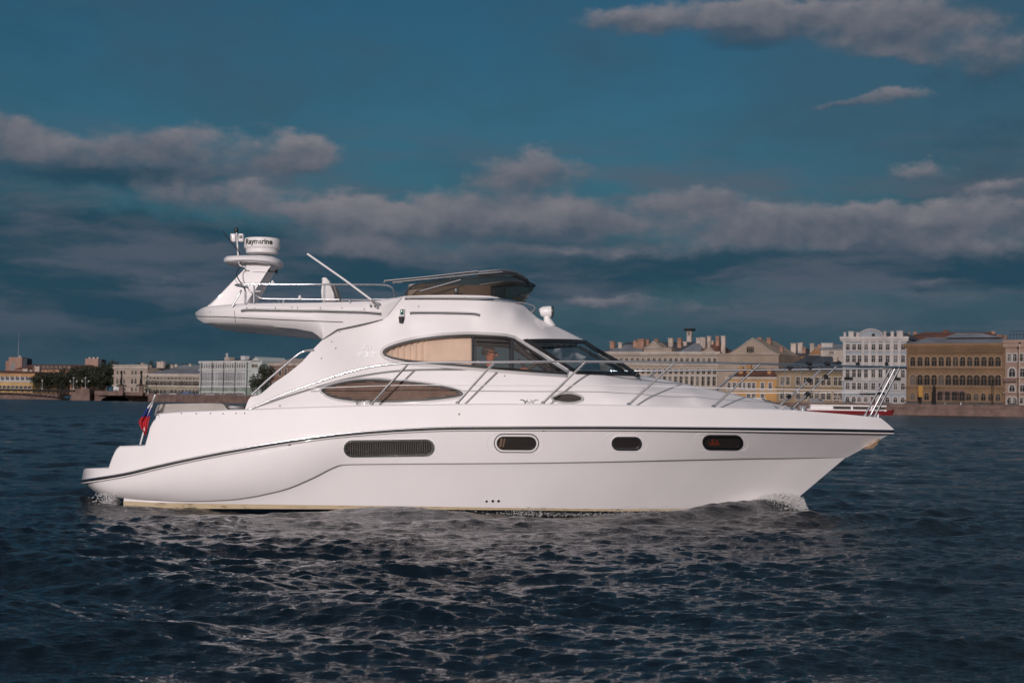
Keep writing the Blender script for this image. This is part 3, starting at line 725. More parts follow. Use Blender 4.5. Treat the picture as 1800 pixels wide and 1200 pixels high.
# radar scanner
rc = px(460.5, 447, 0); rs = (px(492, 432, 0) - px(429, 432, 0)).length / 2
H = px(460, 419, 0).z - px(460, 447.5, 0).z
bm = bmesh.new(); prof = [(.0, 0), (.62, 0), (.80, .015), (.88, .05), (.90, .28), (.985, .36), (1, .42), (1, .86), (.97, .93), (.9, .965), (.6, .99), (0, 1.0)]
rings = []
for (r, z) in prof:
    if r == 0: rings.append([bm.verts.new(rc + Vector((0, 0, z * H)))])
    else: rings.append([bm.verts.new(rc + Vector((math.cos(a) * r * rs, math.sin(a) * r * rs, z * H))) for a in np.linspace(0, 2 * math.pi, 48, endpoint=False)])
for A_, B_ in zip(rings, rings[1:]):
    for k in range(48):
        if len(A_) == 1: bm.faces.new((A_[0], B_[(k + 1) % 48], B_[k]))
        elif len(B_) == 1: bm.faces.new((A_[k], A_[(k + 1) % 48], B_[0]))
        else: bm.faces.new((A_[k], A_[(k + 1) % 48], B_[(k + 1) % 48], B_[k]))
dome = part('radar_scanner', bm, M['white_plastic'], smooth=40)
def text_mesh(body, bold=True, w=1., extrude=.0):
    c = bpy.data.curves.new('txt', 'FONT'); c.body = body; c.size = 1; c.extrude = 0; c.offset = .034 if bold else 0; c.resolution_u = 3
    o = bpy.data.objects.new('txt', c); COL.objects.link(o); bpy.context.view_layer.update()
    me = bpy.data.meshes.new_from_object(o.evaluated_get(bpy.context.evaluated_depsgraph_get()))
    bpy.data.objects.remove(o); bm = bmesh.new(); bm.from_mesh(me)
    bmesh.ops.triangulate(bm, faces=bm.faces[:])
    bmesh.ops.subdivide_edges(bm, edges=[e for e in bm.edges if e.calc_length() > .25], cuts=2)
    bmesh.ops.triangulate(bm, faces=bm.faces[:])
    return bm
bm = text_mesh('Raymarine'); xs = [v.co.x for v in bm.verts]; x0, x1 = min(xs), max(xs)
capH = .70; th = 9.0 / 28.5 * H
for v in bm.verts:
    s = (v.co.x - x0) / (x1 - x0); dx = (435 + s * 47 - 460.5) / 31.5; a = math.asin(max(-.99, min(.99, dx)))
    z = H * .53 + v.co.y / capH * th; r = rs * 1.006
    v.co = rc + Vector((math.sin(a) * r, -math.cos(a) * r, z))
part('lettering', bm, M['letter_dark'], dome, recalc=False)
# navigation mast, lamps, whip aerials, horn, cables
q0, q1 = px(418.5, 449, .1), px(415.5, 405, .1)
bm = bmesh.new(); tube(bm, [q0, q1], .011, 8); nm = part('navigation_mast', bm, M['white_plastic'])
bm = bmesh.new(); tube(bm, [px(415.5, 409, .1), px(415.5, 405, .1), px(415.3, 401, .1), px(415.3, 399.5, .1)], [.022, .028, .026, .012], 12); part('mast_light', bm, M['black'], nm)
for (a, b) in ((404.5, 414), (418.5, 427.5)):
    bm = bmesh.new(); rbox(bm, px(a, 424.5, .16), px(b, 410.5, .16) + Vector((0, .12, 0)), .012); o = part('lamp_box', bm, M['white_plastic'], nm)
bm = bmesh.new(); rbox(bm, px(420.5, 419, .163), px(426, 413.5, .163) + Vector((0, .02, 0)), .003); part('lamp_lens', bm, M['dark_grey'], nm)
bm = bmesh.new(); rbox(bm, px(405.5, 421, .163), px(407, 413.5, .163) + Vector((0, .02, 0)), .002); part('lamp_lens', bm, M['dark_grey'], nm)
both_tube('whip_aerial', [(391, 405.5, .35), (406, 425, .33), (423, 447, .3)], .007, M['black'], both=False)
both_tube('whip_aerial', [(408, 480, .7), (413, 490, .7), (419, 501, .7)], .003, M['black'], both=False)
both_tube('horn', [(470, 476, .2), (484, 477, .2)], .013, M['black'], both=False, smooth=False)
bm = bmesh.new(); L = [px(483, 477, .2), px(485.5, 477.2, .2), px(487.5, 477.3, .2)]; tube(bm, L, [.014, .028, .046], 14); part('horn_bell', bm, M['black'])
both_tube('cable', [(424, 461, .47), (421, 463, .48), (426, 468, .48), (420, 472, .48), (416, 482, .6), (420, 492, .7), (425, 499, .8)], .008, M['black'], both=False)
both_tube('cable', [(420, 461, .47), (423, 467, .48), (431, 469, .47)], .010, M['white_plastic'], both=False)
both_tube('cable', [(424, 502, 1.0), (430, 507, 1.1), (432, 520, 1.2), (431, 533, 1.22)], .011, M['black'], both=False)
# white pole aerial leaning aft and its ratchet mount
both_tube('pole_aerial', [(540, 446, 1.25), (606, 492, 1.25), (655, 528.5, 1.25)], .015, M['white_plastic'], both=False, smooth=False)
bm = bmesh.new(); 
for (a, b, r) in (((653, 527), (663, 536), .020), ((657, 538), (668, 533), .016), ((662, 531), (663, 541), .018), ((650, 537), (653, 537), .022)): tube(bm, [px(*a, 1.25), px(*b, 1.25)], r, 8)
part('aerial_mount', bm, M['steel'])
# side light
bm = bmesh.new(); p = proj(705, 548, CABIN); rbox(bm, px(701, 556.5, -p.y + .05), px(711, 542, -p.y + .05) + Vector((0, .1, 0)), .012); nl = part('side_light', bm, M['white_plastic'])
bm = bmesh.new(); rbox(bm, px(703.5, 553, -p.y + .058), px(709.5, 543.5, -p.y + .058) + Vector((0, .02, 0)), .006); part('green_lens', bm, M['green_lens'], nl)
bm = bmesh.new(); tube(bm, [px(706, 557, -p.y + .02), px(706, 562, -p.y + .02), px(705.5, 568, -p.y + .02)], [.045, .04, .032], 12); part('light_base', bm, M['dark_grey'], nl)
# searchlight on the roof
b0 = px(962, 571, .34)
bm = bmesh.new(); tube(bm, [px(965, 574, .34), px(964, 568, .34), px(961.5, 560, .34), px(961, 553, .34)], [.10, .075, .05, .045], 14); sp = part('searchlight', bm, M['white_plastic'], smooth=50)
bm = bmesh.new(); tube(bm, [px(948.5, 549, .34), px(949.5, 548.5, .34), px(955, 548, .34), px(966, 547.5, .34), px(970, 547.5, .34)], [.025, .058, .078, .083, .076], 16); part('lamp_head', bm, M['white_plastic'], sp)
bm = bmesh.new(); tube(bm, [px(969, 547.5, .34), px(972, 547.5, .34), px(973.5, 547.5, .34)], [.086, .086, .05], 16); part('lamp_glass', bm, M['dark_grey'], sp)

# ---- bow rail
r_hb = pchip([435, 520, 600, 900, 1100, 1250, 1380, 1480, 1550, 1583, 1593], [1.62, 1.64, 1.66, 1.68, 1.54, 1.28, .92, .54, .28, .14, 0])
def rl(u, v): return (u, v, r_hb(u))
TOPR = [(435, 720), (460, 709.5), (500, 692.5), (547, 675.5), (590, 660.5), (625, 650.5), (663, 643), (713, 638.3), (790, 636.6), (862, 636), (950, 635.3), (1040, 635), (1160, 636.3), (1280, 638.2), (1400, 641), (1500, 643.5), (1550, 644.8), (1583, 645.6), (1593, 645.8)]
L = [px(*rl(*q)) for q in catmull(TOPR, 4)]
bm = bmesh.new(); tube(bm, L + [mir(q) for q in L[-2::-1]], .0155, 8); bow_rail = part('bow_rail', bm, M['chrome'], smooth=60)
for (ft_, tp) in (((652, 711), (718, 639)), ((803, 709.5), (868, 637)), ((953, 709.5), (1029, 636)), ((1104, 712), (1185, 637.5)), ((1253, 716), (1335, 640.5)), ((1390, 720.5), (1470, 644)), ((1529, 732), (1574, 646)), ((1537, 733), (1581, 646.5))):
    hb0 = max(.05, D_hb(ft_[0]) - .05)
    a, b = px(*ft_, hb0), px(*tp, r_hb(tp[0]) if tp[0] < 1570 else .16)
    for s in (1, -1):
        bm = bmesh.new(); A_ = Vector((a.x, a.y * s, a.z)); B_ = Vector((b.x, b.y * s, b.z)); tube(bm, [A_, B_], .0155, 8)
        tube(bm, [A_ - Vector((0, 0, .004)), A_ + (B_ - A_).normalized() * .035], [.034, .024], 10); part('stanchion', bm, M['chrome'])
WIRE = [(540, 682.5), (700, 677), (830, 677.2), (1000, 677.5), (1110, 677.3), (1242, 681), (1400, 684.5), (1520, 687.3), (1556, 688)]
L = [px(u, v, r_hb(u) + .0) for u, v in catmull(WIRE, 4)]
for s in (1, -1):
    bm = bmesh.new(); tube(bm, [Vector((q.x, q.y * s, q.z)) for q in L], .006, 6); part('guard_wire', bm, M['white_plastic'])
# black fender hooks clamped on the rails, loops of white cord hanging from the bow rail
for (u, v) in ((1421, 641), (1453, 641.5)):
    bm = bmesh.new(); p = px(u, v, r_hb(u)); tube(bm, [p + Vector((-.03, 0, .0)), p + Vector((-.015, 0, .02)), p + Vector((.03, 0, .01)), p + Vector((.035, 0, -.01))], [.02, .035, .035, .02], 8); part('rail_clamp', bm, M['black'])
    p = mir(p); bm = bmesh.new(); tube(bm, [p + Vector((-.03, 0, .0)), p + Vector((-.015, 0, .02)), p + Vector((.03, 0, .01)), p + Vector((.035, 0, -.01))], [.02, .035, .035, .02], 8); part('rail_clamp', bm, M['black'])
fa, fbp = px(1390, 720.5, D_hb(1390) - .05), px(1470, 644, r_hb(1470))
for t in (.36, .76):
    for s in (1, -1):
        p = fa.lerp(fbp, t); p = Vector((p.x, p.y * s, p.z)); dd = (fbp - fa).normalized() * .035; dd = Vector((dd.x, dd.y * s, dd.z))
        bm = bmesh.new(); tube(bm, [p - dd, p - dd * .5, p + dd * .5, p + dd], [.02, .036, .036, .02], 8); part('rail_clamp', bm, M['black'])
for (u, vt, vb, hb) in ((1378, 645, 694, .93), (1399, 647, 690, -.6), (1407, 645, 700, .82), (1440, 645, 688, -.5)):
    L = [px(u + (1.5 * math.sin(i)), vt + (vb - vt) * i / 6, hb) for i in range(7)]; e = (u, vb)
    L += [px(u - 3 + 9 * (1 - math.cos(a)), vb + 9 * math.sin(a), hb) for a in np.linspace(.2, 3.0, 6)]
    bm = bmesh.new(); tube(bm, L, .005, 5); part('hanging_cord', bm, M['steel'])
# fairleads / cleats
def cleat(u, v, hb, w):
    p = px(u, v, hb); k = w / 125
    bm = bmesh.new()
    for s in (-1, 1):
        tube(bm, [p + Vector((s * k * .5, 0, .055)), p + Vector((s * k * .32, 0, .05)), p + Vector((s * k * .2, 0, .03)), p + Vector((s * k * .22, 0, 0))], [.006, .010, .012, .016], 7)
        tube(bm, [p + Vector((s * k * .2, 0, .03)), p + Vector((s * k * .08, 0, .02)), p + Vector((0, 0, .016))], [.010, .008, .008], 7)
        tube(bm, [p + Vector((s * k * .2, 0, .03)), p + Vector((s * k * .06, 0, .052))], .008, 7)
    part('cleat', bm, M['chrome'])
for (u, v, hb, w) in ((634, 711, D_hb(634) - .04, 30), (930, 709.5, D_hb(930) - .04, 32), (1370, 719.5, D_hb(1370) - .03, 26), (288, 735, D_hb(288) + .0, 34)): cleat(u, v, hb, w)
bm = bmesh.new(); p = px(1411, 722.5, .35); tube(bm, [p + Vector((0, 0, -.03)), p + Vector((0, 0, .05)), p + Vector((0, 0, .075)), p + Vector((0, 0, .08))], [.05, .045, .06, .03], 14); part('windlass', bm, M['chrome'])
bm = bmesh.new(); rbox(bm, px(1540, 734, .05), px(1545, 727, .05) + Vector((0, .03, 0)), .005); part('bow_fitting', bm, M['white_plastic'])
# anchor under the stem
bm = bmesh.new(); L = [px(1546, 772, 0), px(1538, 776, 0), px(1524, 785, 0)]; tube(bm, L, [.03, .035, .03], 8)
a = [px(1545, 774, .0), px(1543, 780, .06), px(1535, 788, .11), px(1522, 789, .10), px(1515, 788, .02), px(1530, 781, .0)]
for s in (1, -1):
    V = [bm.verts.new(Vector((q.x, q.y * s, q.z))) for q in a]; c = bm.verts.new(sum((v.co for v in V), Vector()) / 6 + Vector((0, -.03 * s, -.02)))
    for i in range(6): bm.faces.new((V[i], V[(i + 1) % 6], c))
part('anchor', bm, M['anchor'], smooth=50)
# ---- cockpit and stern fittings
both_tube('cockpit_rail', [(442, 694, 1.5), (470, 668, 1.46), (504, 639, 1.42), (522, 624, 1.4), (535, 617, 1.4), (551, 614.5, 1.38)], .016, M['chrome'])
CUSH = catmull([(272, 727), (275, 716), (280, 711), (300, 709.5), (350, 708.6), (383, 708.8), (393, 711), (400, 720)], 5) + [np.array((400., 730.)), np.array((272., 731.))]
slab('cockpit_cushion', [tuple(q) for q in CUSH], 1.32, -.9, M['cushion'], .0)
slab('cushion_piping', [(272, 729), (276, 714), (281, 711), (279, 716), (277, 729)], 1.335, 1.32, M['dark_grey'], 0)
slab('cockpit_gate', [(398, 713), (405, 711.5), (430, 712.5), (430, 722), (398, 722)], 1.15, -1.1, M['dark_grey'], .01)
fp = [(246.5, 781, 1.64), (259, 735, 1.64), (273, 693, 1.64)]
st = both_tube('flagstaff', fp, .012, M['white_plastic'], both=False, smooth=False)
bm = bmesh.new(); p = px(273.2, 692.5, 1.64); tube(bm, [p, p + Vector((0, 0, .02)), p + Vector((0, 0, .03))], [.012, .018, .006], 8); part('staff_finial', bm, M['black'], st)
# tricolour hanging in folds from the staff
lv = lin([(698, 271.5), (705, 267.5), (713, 261), (720, 256.5), (728, 252), (735, 247), (741, 243.5), (748, 245.5), (755, 249.5), (761, 253), (765, 256)])
rv = lin([(698, 272), (713, 268.5), (728, 264.5), (740, 261.5), (750, 260), (757, 258.5), (765, 257)])
bm = bmesh.new(); V = []
vs_ = [698 + 67 * i / 40 for i in range(41)]
for v in vs_: V.append([bm.verts.new(px(lv(v) + (rv(v) - lv(v)) * k / 12, v + 1.5 * math.sin(k), 1.66 + .035 * math.sin(k * .95 + v * .05) * (1 - k / 12) ** .3)) for k in range(13)])
for i in range(40):
    for k in range(12): bm.faces.new((V[i][k], V[i + 1][k], V[i + 1][k + 1], V[i][k + 1])).material_index = 0 if vs_[i] < 715 else (1 if vs_[i] < 731 else 2)
o = part('flag', bm, [M['cloth_white'], M['blue'], M['red']], st, smooth=180)
# ---- name plate on the cabin side
def lay_text(name, body, u0, u1, vb, vt, bvh, m, off=.006, sub=None):
    bm = text_mesh(body, False); xs = [v.co.x for v in bm.verts]; ys = [v.co.y for v in bm.verts]; a, b, c, dd = min(xs), max(xs), min(ys), max(ys)
    for v in bm.verts: v.co = proj(u0 + (v.co.x - a) / (b - a) * (u1 - u0), vb - (v.co.y - c) / (dd - c) * (vb - vt), bvh, off)
    bmesh.ops.solidify(bm, geom=bm.faces[:], thickness=.006)
    return part(name, bm, m)
lay_text('model_lettering', 'F37', 629.5, 662, 627, 618.5, CABIN, M['letter_white'])
bm = bmesh.new()
tube(bm, line_on(CABIN, [(637, 615.5), (641, 612.5), (644, 611.5)], .005, 3), .006, 6); tube(bm, line_on(CABIN, [(658, 615.5), (653, 612.5), (650, 611.5)], .005, 3), .006, 6)
tube(bm, line_on(CABIN, [(642, 614.5), (641.5, 609), (645, 606.3), (648, 606.3), (652, 609), (651, 614.5)], .005, 4), .007, 6); tube(bm, line_on(CABIN, [(646.5, 615), (646.5, 608)], .005, 3, smooth=False), .006, 6)
part('emblem', bm, M['letter_white'])

# ---- inside the saloon
def ipt(u, v, hb): return px(u, v, hb)
z0 = px(860, 700, .6).z
bm = bmesh.new(); box(bm, Vector((px(615, 700, 1).x, -1.2, z0 - .3)), Vector((px(1110, 700, 1).x, 1.2, z0 - .26))); part('saloon_floor', bm, M['interior'])
bm = bmesh.new(); box(bm, Vector((px(612, 700, 1).x, -1.18, z0 - .3)), Vector((px(612, 700, 1).x + .03, 1.18, px(612, 586, 1).z))); part('aft_bulkhead', bm, M['interior'])
# pleated curtain behind the after pane; warm tone also paints in a golden reflection
bm = bmesh.new(); n = 90; V = []
for i in range(n + 1):
    u = 668 + (829 - 668) * i / n; amp = .022 if u < 735 else max(.0015, .022 - (u - 735) * .001)
    col_ = []
    for k in range(7):
        v = 589 + 60 * k / 6; q = proj(u, max(min(v, 645), 596), CABIN, -.07); w = px(u, v, -q.y - amp * math.sin(i * 1.05) - .0); col_.append(bm.verts.new(w))
    V.append(col_)
for i in range(n):
    for k in range(6): bm.faces.new((V[i][k], V[i + 1][k], V[i + 1][k + 1], V[i][k + 1]))
o = part('curtain', bm, M['curtain'], smooth=180); k = o.modifiers.new('t', 'SOLIDIFY'); k.thickness = .006
slab('dashboard', [(930, 668), (945, 656), (975, 652), (1010, 648), (1050, 654), (1078, 662), (1070, 680), (935, 690)], .72, -.72, M['dash'], .03)
slab('helm_seat', [(832, 640), (842, 636), (850, 650), (852, 676), (905, 680), (905, 690), (840, 692)], 1.0, .3, M['cushion'], .03)
slab('settee', [(700, 650), (790, 648), (800, 690), (700, 690)], -.4, -1.1, M['cushion'], .04)
wc = px(925, 651, .66); bm = bmesh.new()
ax = Vector((.82, 0, .57)); e1 = Vector((0, 1, 0)); e2 = ax.cross(e1)
tube(bm, [wc + (e1 * math.cos(a) + e2 * math.sin(a)) * .19 for a in np.linspace(0, 2 * math.pi, 24, endpoint=False)], .014, 8, closed=True)
for a in (0, 2.1, 4.2): tube(bm, [wc + ax * .03, wc + (e1 * math.cos(a) + e2 * math.sin(a)) * .19], .01, 6)
tube(bm, [wc, wc + ax * .2], .03, 10); part('steering_wheel', bm, M['dark_grey'])

# ================================================================== the helmsman
Hc = toW @ px(860, 622, .66)
man = empty('person', Hc - Vector((0, 0, .72))); tag(man, 'person in sunglasses at the helm behind the saloon window, forearms on the wheel', 'person')
def skin_body(name, V, E, m, parent, root, sub=2):
    me = bpy.data.meshes.new(name); me.from_pydata([Vector(v[:3]) for v in V], E, [])
    o = link(name, me, m, parent); md = o.modifiers.new('skin', 'SKIN')
    for i, v in enumerate(V):
        s = o.data.skin_vertices[0].data[i]; s.radius = (v[3], v[4] if len(v) > 4 else v[3]); s.use_root = (i == root)
    md.use_smooth_shade = True; ss = o.modifiers.new('sub', 'SUBSURF'); ss.levels = sub; ss.render_levels = sub
    return o
V = [(0, 0, .06, .13, .11), (.0, 0, .2, .12, .10), (0, 0, .36, .145, .11), (0, 0, .47, .10, .09), (0, 0, .55, .046, .046), (.004, 0, .595, .046, .046), (.022, 0, .655, .062, .060), (.012, 0, .72, .086, .072), (.0, 0, .775, .080, .068), (-.01, 0, .81, .045, .042)]
E = [(i, i + 1) for i in range(9)]
def limb(start, pts):
    p = start
    for q in pts:
        V.append(q); E.append((p, len(V) - 1)); p = len(V) - 1
    return p
for s in (-1, 1):
    w = limb(3, [(.0, s * .17, .475, .058), (.03, s * .22, .44, .056), (.15, s * .235, .37, .046), (.20, s * .225, .37, .045), (.36, s * .20, .45, .034), (.44, s * .185, .495, .027), (.485, s * .18, .505, .028, .038)])
    for j, (dy, ln) in enumerate(((-.03, .065), (-.011, .075), (.009, .072), (.028, .058))):
        limb(w, [(.51, s * .18 + dy, .515, .0095), (.535, s * .18 + dy, .515, .0085), (.55, s * .18 + dy, .495, .008), (.535, s * .18 + dy, .475, .007)])
    limb(w, [(.495, s * .18 - s * .045, .495, .011), (.52, s * .18 - s * .05, .48, .009)])
    limb(0, [(.10, s * .11, .05, .085), (.30, s * .13, .07, .078), (.44, s * .13, .06, .062), (.46, s * .13, -.12, .055), (.44, s * .13, -.36, .04), (.46, s * .13, -.40, .042), (.58, s * .14, -.42, .03)])
skin_body('body', V, E, M['skin'], man, 0)
# nose, ears, mouth on the head
bm = bmesh.new(); tube(bm, [(.085, 0, .745), (.108, 0, .722), (.112, 0, .708), (.09, 0, .698)], [.010, .014, .017, .012], 8)
for s in (-1, 1): tube(bm, [(.0, s * .077, .735), (-.008, s * .086, .73), (-.004, s * .080, .70)], [.012, .018, .009], 8)
part('face', bm, M['skin'], man, 60)
bm = bmesh.new(); tube(bm, [(.078, -.03, .665), (.092, 0, .667), (.078, .03, .665)], [.004, .006, .004], 6); part('mouth', bm, mat('lips', (.3, .1, .08), .5), man, 60)
bm = bmesh.new(); bmesh.ops.create_uvsphere(bm, u_segments=20, v_segments=12, radius=1)
for v in bm.verts: v.co = Vector((v.co.x * .104 - .010, v.co.y * .086, v.co.z * .092 + .752))
bmesh.ops.delete(bm, geom=[v for v in bm.verts if v.co.z < .768 and v.co.x > .0 or v.co.z < .69], context='VERTS'); part('hair', bm, M['hair'], man, 180)
bm = bmesh.new()
for s in (-1, 1): tube(bm, [(.088, s * .036 - .022, .742), (.096, s * .036, .742), (.088, s * .036 + .022, .742)], [.012, .017, .012], 8); tube(bm, [(.085, s * .062, .745), (.0, s * .084, .742)], .004, 6)
part('sunglasses', bm, M['black'], man, 60)
V2 = [(0, 0, .04, .145, .125), (.0, 0, .2, .135, .115), (0, 0, .36, .16, .125), (0, 0, .475, .105, .095), (0, 0, .515, .062, .062)]; E2 = [(0, 1), (1, 2), (2, 3), (3, 4)]
for s in (-1, 1):
    b = len(V2); V2 += [(.0, s * .17, .475, .070), (.03, s * .22, .44, .068), (.10, s * .23, .36, .064)]; E2 += [(3, b), (b, b + 1), (b + 1, b + 2)]
skin_body('shirt', V2, E2, M['shirt'], man, 0)
V3 = [(0, 0, .12, .14, .125), (0, 0, .03, .13, .12)]; E3 = [(0, 1)]
for s in (-1, 1):
    b = len(V3); V3 += [(.10, s * .11, .05, .095), (.30, s * .13, .07, .088), (.44, s * .13, .06, .072), (.46, s * .13, -.12, .066), (.44, s * .13, -.34, .055)]; E3 += [(1, b), (b, b + 1), (b + 1, b + 2), (b + 2, b + 3), (b + 3, b + 4)]
skin_body('trousers', V3, E3, M['trousers'], man, 0)

# ================================================================== water
def hull_y(x):
    """half breadth of the hull at the waterline for world x"""
    t = np.clip((x + 5.34) / (4.11 + 5.34), 0, 1)
    xs = np.array([0, .17, .4, .57, .68, .78, .86, .93, 1.0]); ys = np.array([1.5, 1.55, 1.57, 1.50, 1.25, .96, .62, .30, 0])
    return np.where((x > -5.34) & (x < 4.11), np.interp(t, xs, ys), 0)
NW = 230
lam = np.exp(rng.uniform(np.log(.085), np.log(4.0), NW)); kk = 2 * np.pi / lam
grp = rng.choice(3, NW, p=[.34, .30, .36]); th = np.radians(np.array([-48., -128., -86.])[grp]) + rng.normal(0, 1, NW) * np.array([.15, .15, .24])[grp]              # towards the viewer, slanting
slope = .0215 * 1.0 * np.exp(-(lam / 4.0) ** 2) * rng.uniform(.6, 1.3, NW) * np.where(lam > .4, np.where(lam > 1.3, 1.15, .88), np.where(lam > .22, 1.55, 1.8))
amp = slope / kk; ph = rng.uniform(0, 2 * np.pi, NW)
def wave(X, Y, dr):
    Z = np.zeros_like(X); DX = np.zeros_like(X); DY = np.zeros_like(X)
    patch = .78 + .35 * np.sin(X * .23 + .6 * np.sin(Y * .17)) * np.sin(Y * .31 + 1.3 + .5 * np.sin(X * .19))
    for i in range(NW):
        fade = np.clip(lam[i] / (dr * 2.8) - .6, 0, 1)
        if not fade.any(): continue
        a = amp[i] * fade * (patch if lam[i] < 1.2 else 1)
        q = kk[i] * (X * math.cos(th[i]) + Y * math.sin(th[i])) + ph[i]
        c = np.cos(q); s = np.sin(q); Z += a * c; DX -= a * s * math.cos(th[i]) * .45; DY -= a * s * math.sin(th[i]) * .45
    return Z, DX, DY
def wake(X, Y):
    h = hull_y(X); dist = -Y - h                      # starboard: distance out from the hull
    port = Y - h; dd = np.where(Y < 0, dist, port); dd = np.abs(dd)
    xx = 4.05 - X                                     # metres aft of the stem
    nose = np.where(xx < 0, np.exp(-(xx / .16) ** 2), 1)
    Z = .20 * np.exp(-((xx - .35) / .50) ** 2) * np.exp(-(dd / .42) ** 2) * nose
    Z += .07 * np.exp(-((xx - 1.1) / .7) ** 2) * np.exp(-((dd - .25) / .35) ** 2)
    ridge = dd - .16 - .32 * np.clip(xx, 0, 6)
    Z += .06 * np.exp(-(ridge / .34) ** 2) * np.exp(-np.clip(xx, 0, 30) / 5) * (xx > -.2)
    Z -= .055 * np.exp(-((X - .9) / 1.6) ** 2) * np.exp(-(dd / .35) ** 2)
    Z += .13 * np.exp(-((X + 6.1) / .8) ** 2) * np.exp(-((np.abs(Y) - 1.2) / .6) ** 2) + .10 * np.exp(-((X + 7.4) / .9) ** 2) * np.exp(-((np.abs(Y) - 1.35) / .45) ** 2)
    foam = .92 * np.exp(-((xx - .45) / .75) ** 2) * np.exp(-(dd / .30) ** 2) * nose + .36 * np.exp(-((X + 5.75) / .55) ** 2) * np.exp(-(np.abs(Y) / 1.5) ** 4)
    foam += .30 * np.exp(-(dd / .10) ** 2) * (X > -5.34) * (X < 4.1) * np.clip((X + .9) / 1.5, .0, 1)
    foam += .15 * np.exp(-((np.abs(Y) - 1.35) / .35) ** 2) * ((X < -5.6) & (X > -14)) * np.exp(np.minimum(X + 5.6, 0) / 5)
    return Z, foam
r = [3.0]
while r[-1] < 5600:
    q = r[-1]; r.append(q + (max(.02, q * .0019) if q < 26 else q * .0026 if q < 50 else .14 if q < 130 else min(q * .02, .14 + (q - 130) * .02)) if q > 6.5 else q + .12)
r = np.array(r)
fw = np.arange(-.37, .3701, .00155); side = np.concatenate([np.linspace(.37, 1.2, 70)[1:], np.linspace(1.2, math.pi, 50)[1:-1]])
ang = np.concatenate([-side[::-1], fw, side, [math.pi]])
Rr, A = np.meshgrid(r, ang, indexing='ij')
X = Rr * np.sin(A); Y = Rr * np.cos(A) - CAM_D
dA = np.gradient(ang)[None, :] * Rr
dr = np.maximum(np.gradient(r)[:, None] * np.ones_like(A), dA)
Z, DX, DY = wave(X, Y, dr); wz, foam = wake(X, Y)
XX, YY, ZZ = X + DX, Y + DY, Z + wz - .01
nr_, na = X.shape
ctr = np.array([[0, -CAM_D, -.02]])
co = np.concatenate([np.stack([XX, YY, ZZ], -1).reshape(-1, 3), ctr]).astype(np.float32)
ii, jj = np.meshgrid(np.arange(nr_ - 1), np.arange(na), indexing='ij'); j2 = (jj + 1) % na
quads = np.stack([ii * na + jj, (ii + 1) * na + jj, (ii + 1) * na + j2, ii * na + j2], -1).reshape(-1, 4)
tris = np.stack([np.full(na, nr_ * na), np.arange(na), (np.arange(na) + 1) % na], -1)
nq, nt = len(quads), len(tris)
me = bpy.data.meshes.new('water'); me.vertices.add(len(co)); me.vertices.foreach_set('co', co.ravel())
me.loops.add(nq * 4 + nt * 3); me.loops.foreach_set('vertex_index', np.concatenate([quads.ravel(), tris.ravel()]).astype(np.int32))
me.polygons.add(nq + nt); me.polygons.foreach_set('loop_start', np.concatenate([np.arange(nq) * 4, nq * 4 + np.arange(nt) * 3]).astype(np.int32))
me.update(calc_edges=True)
if me.polygons[0].normal.z < 0: me.flip_normals()
me.polygons.foreach_set('use_smooth', np.ones(nq + nt, bool))
fa_ = me.attributes.new('foam', 'FLOAT', 'POINT'); fa_.data.foreach_set('value', np.concatenate([foam.ravel(), [0]]).astype(np.float32))
m = bpy.data.materials.new('river_water'); m.use_nodes = True; T = NT(m.node_tree); b = T.n['Principled BSDF']
b.inputs['Base Color'].default_value = (.002, .0065, .0115, 1); b.inputs['Roughness'].default_value = .06; b.inputs['IOR'].default_value = 1.38
tc = T.new('ShaderNodeNewGeometry').outputs['Position']
n1 = T.noise(T.vmath('MULTIPLY', tc, (.75, 1.7, 1)), 6.5, 5, .62, dist=.5); n2 = T.noise(T.vmath('MULTIPLY', tc, (.5, 1.1, 1)), .8, 5, .6, dist=.4)
bn = T.new('ShaderNodeBump'); bn.inputs['Strength'].default_value = .8; bn.inputs['Distance'].default_value = .040; n3 = T.noise(T.vmath('MULTIPLY', tc, (.7, 1.6, 1)), 24, 3, .55)
T.l.new(T.math('MULTIPLY_ADD', n3, .16, n1), bn.inputs['Height'])
cdn = T.new('ShaderNodeVectorMath', operation='DISTANCE'); T.l.new(tc, cdn.inputs[0]); cdn.inputs[1].default_value = (0, -CAM_D, 1)
far = T.smooth(cdn.outputs['Value'], 60, 240)
b2 = T.new('ShaderNodeBump'); b2.inputs['Distance'].default_value = .7; T.l.new(n2, b2.inputs['Height']); T.l.new(T.math('MULTIPLY', far, 1.0), b2.inputs['Strength']); T.l.new(bn.outputs[0], b2.inputs['Normal'])
T.l.new(b2.outputs[0], b.inputs['Normal'])
T.put(b.inputs['Roughness'], T.smooth(far, 0, 1, .05, .22))
fat = T.new('ShaderNodeAttribute', attribute_name='foam').outputs['Fac']
fn = T.noise(tc, 16, 7, .72, dist=.8); fm = T.smooth(T.math('ADD', fat, T.math('MULTIPLY', T.math('SUBTRACT', fn, .5), 1.5)), .46, .78)
fm = T.math('MULTIPLY', fm, T.smooth(fat, .03, .22))
T.put(b.inputs['Base Color'], T.mix(fm, (.002, .0065, .0115), (.62, .62, .60)))
T.put(b.inputs['Roughness'], T.math('ADD', T.smooth(far, 0, 1, .05, .22), T.math('MULTIPLY', fm, .4)))
water = link('water', me, m); tag(water, 'dark blue rippled river water', None, None, 'structure')

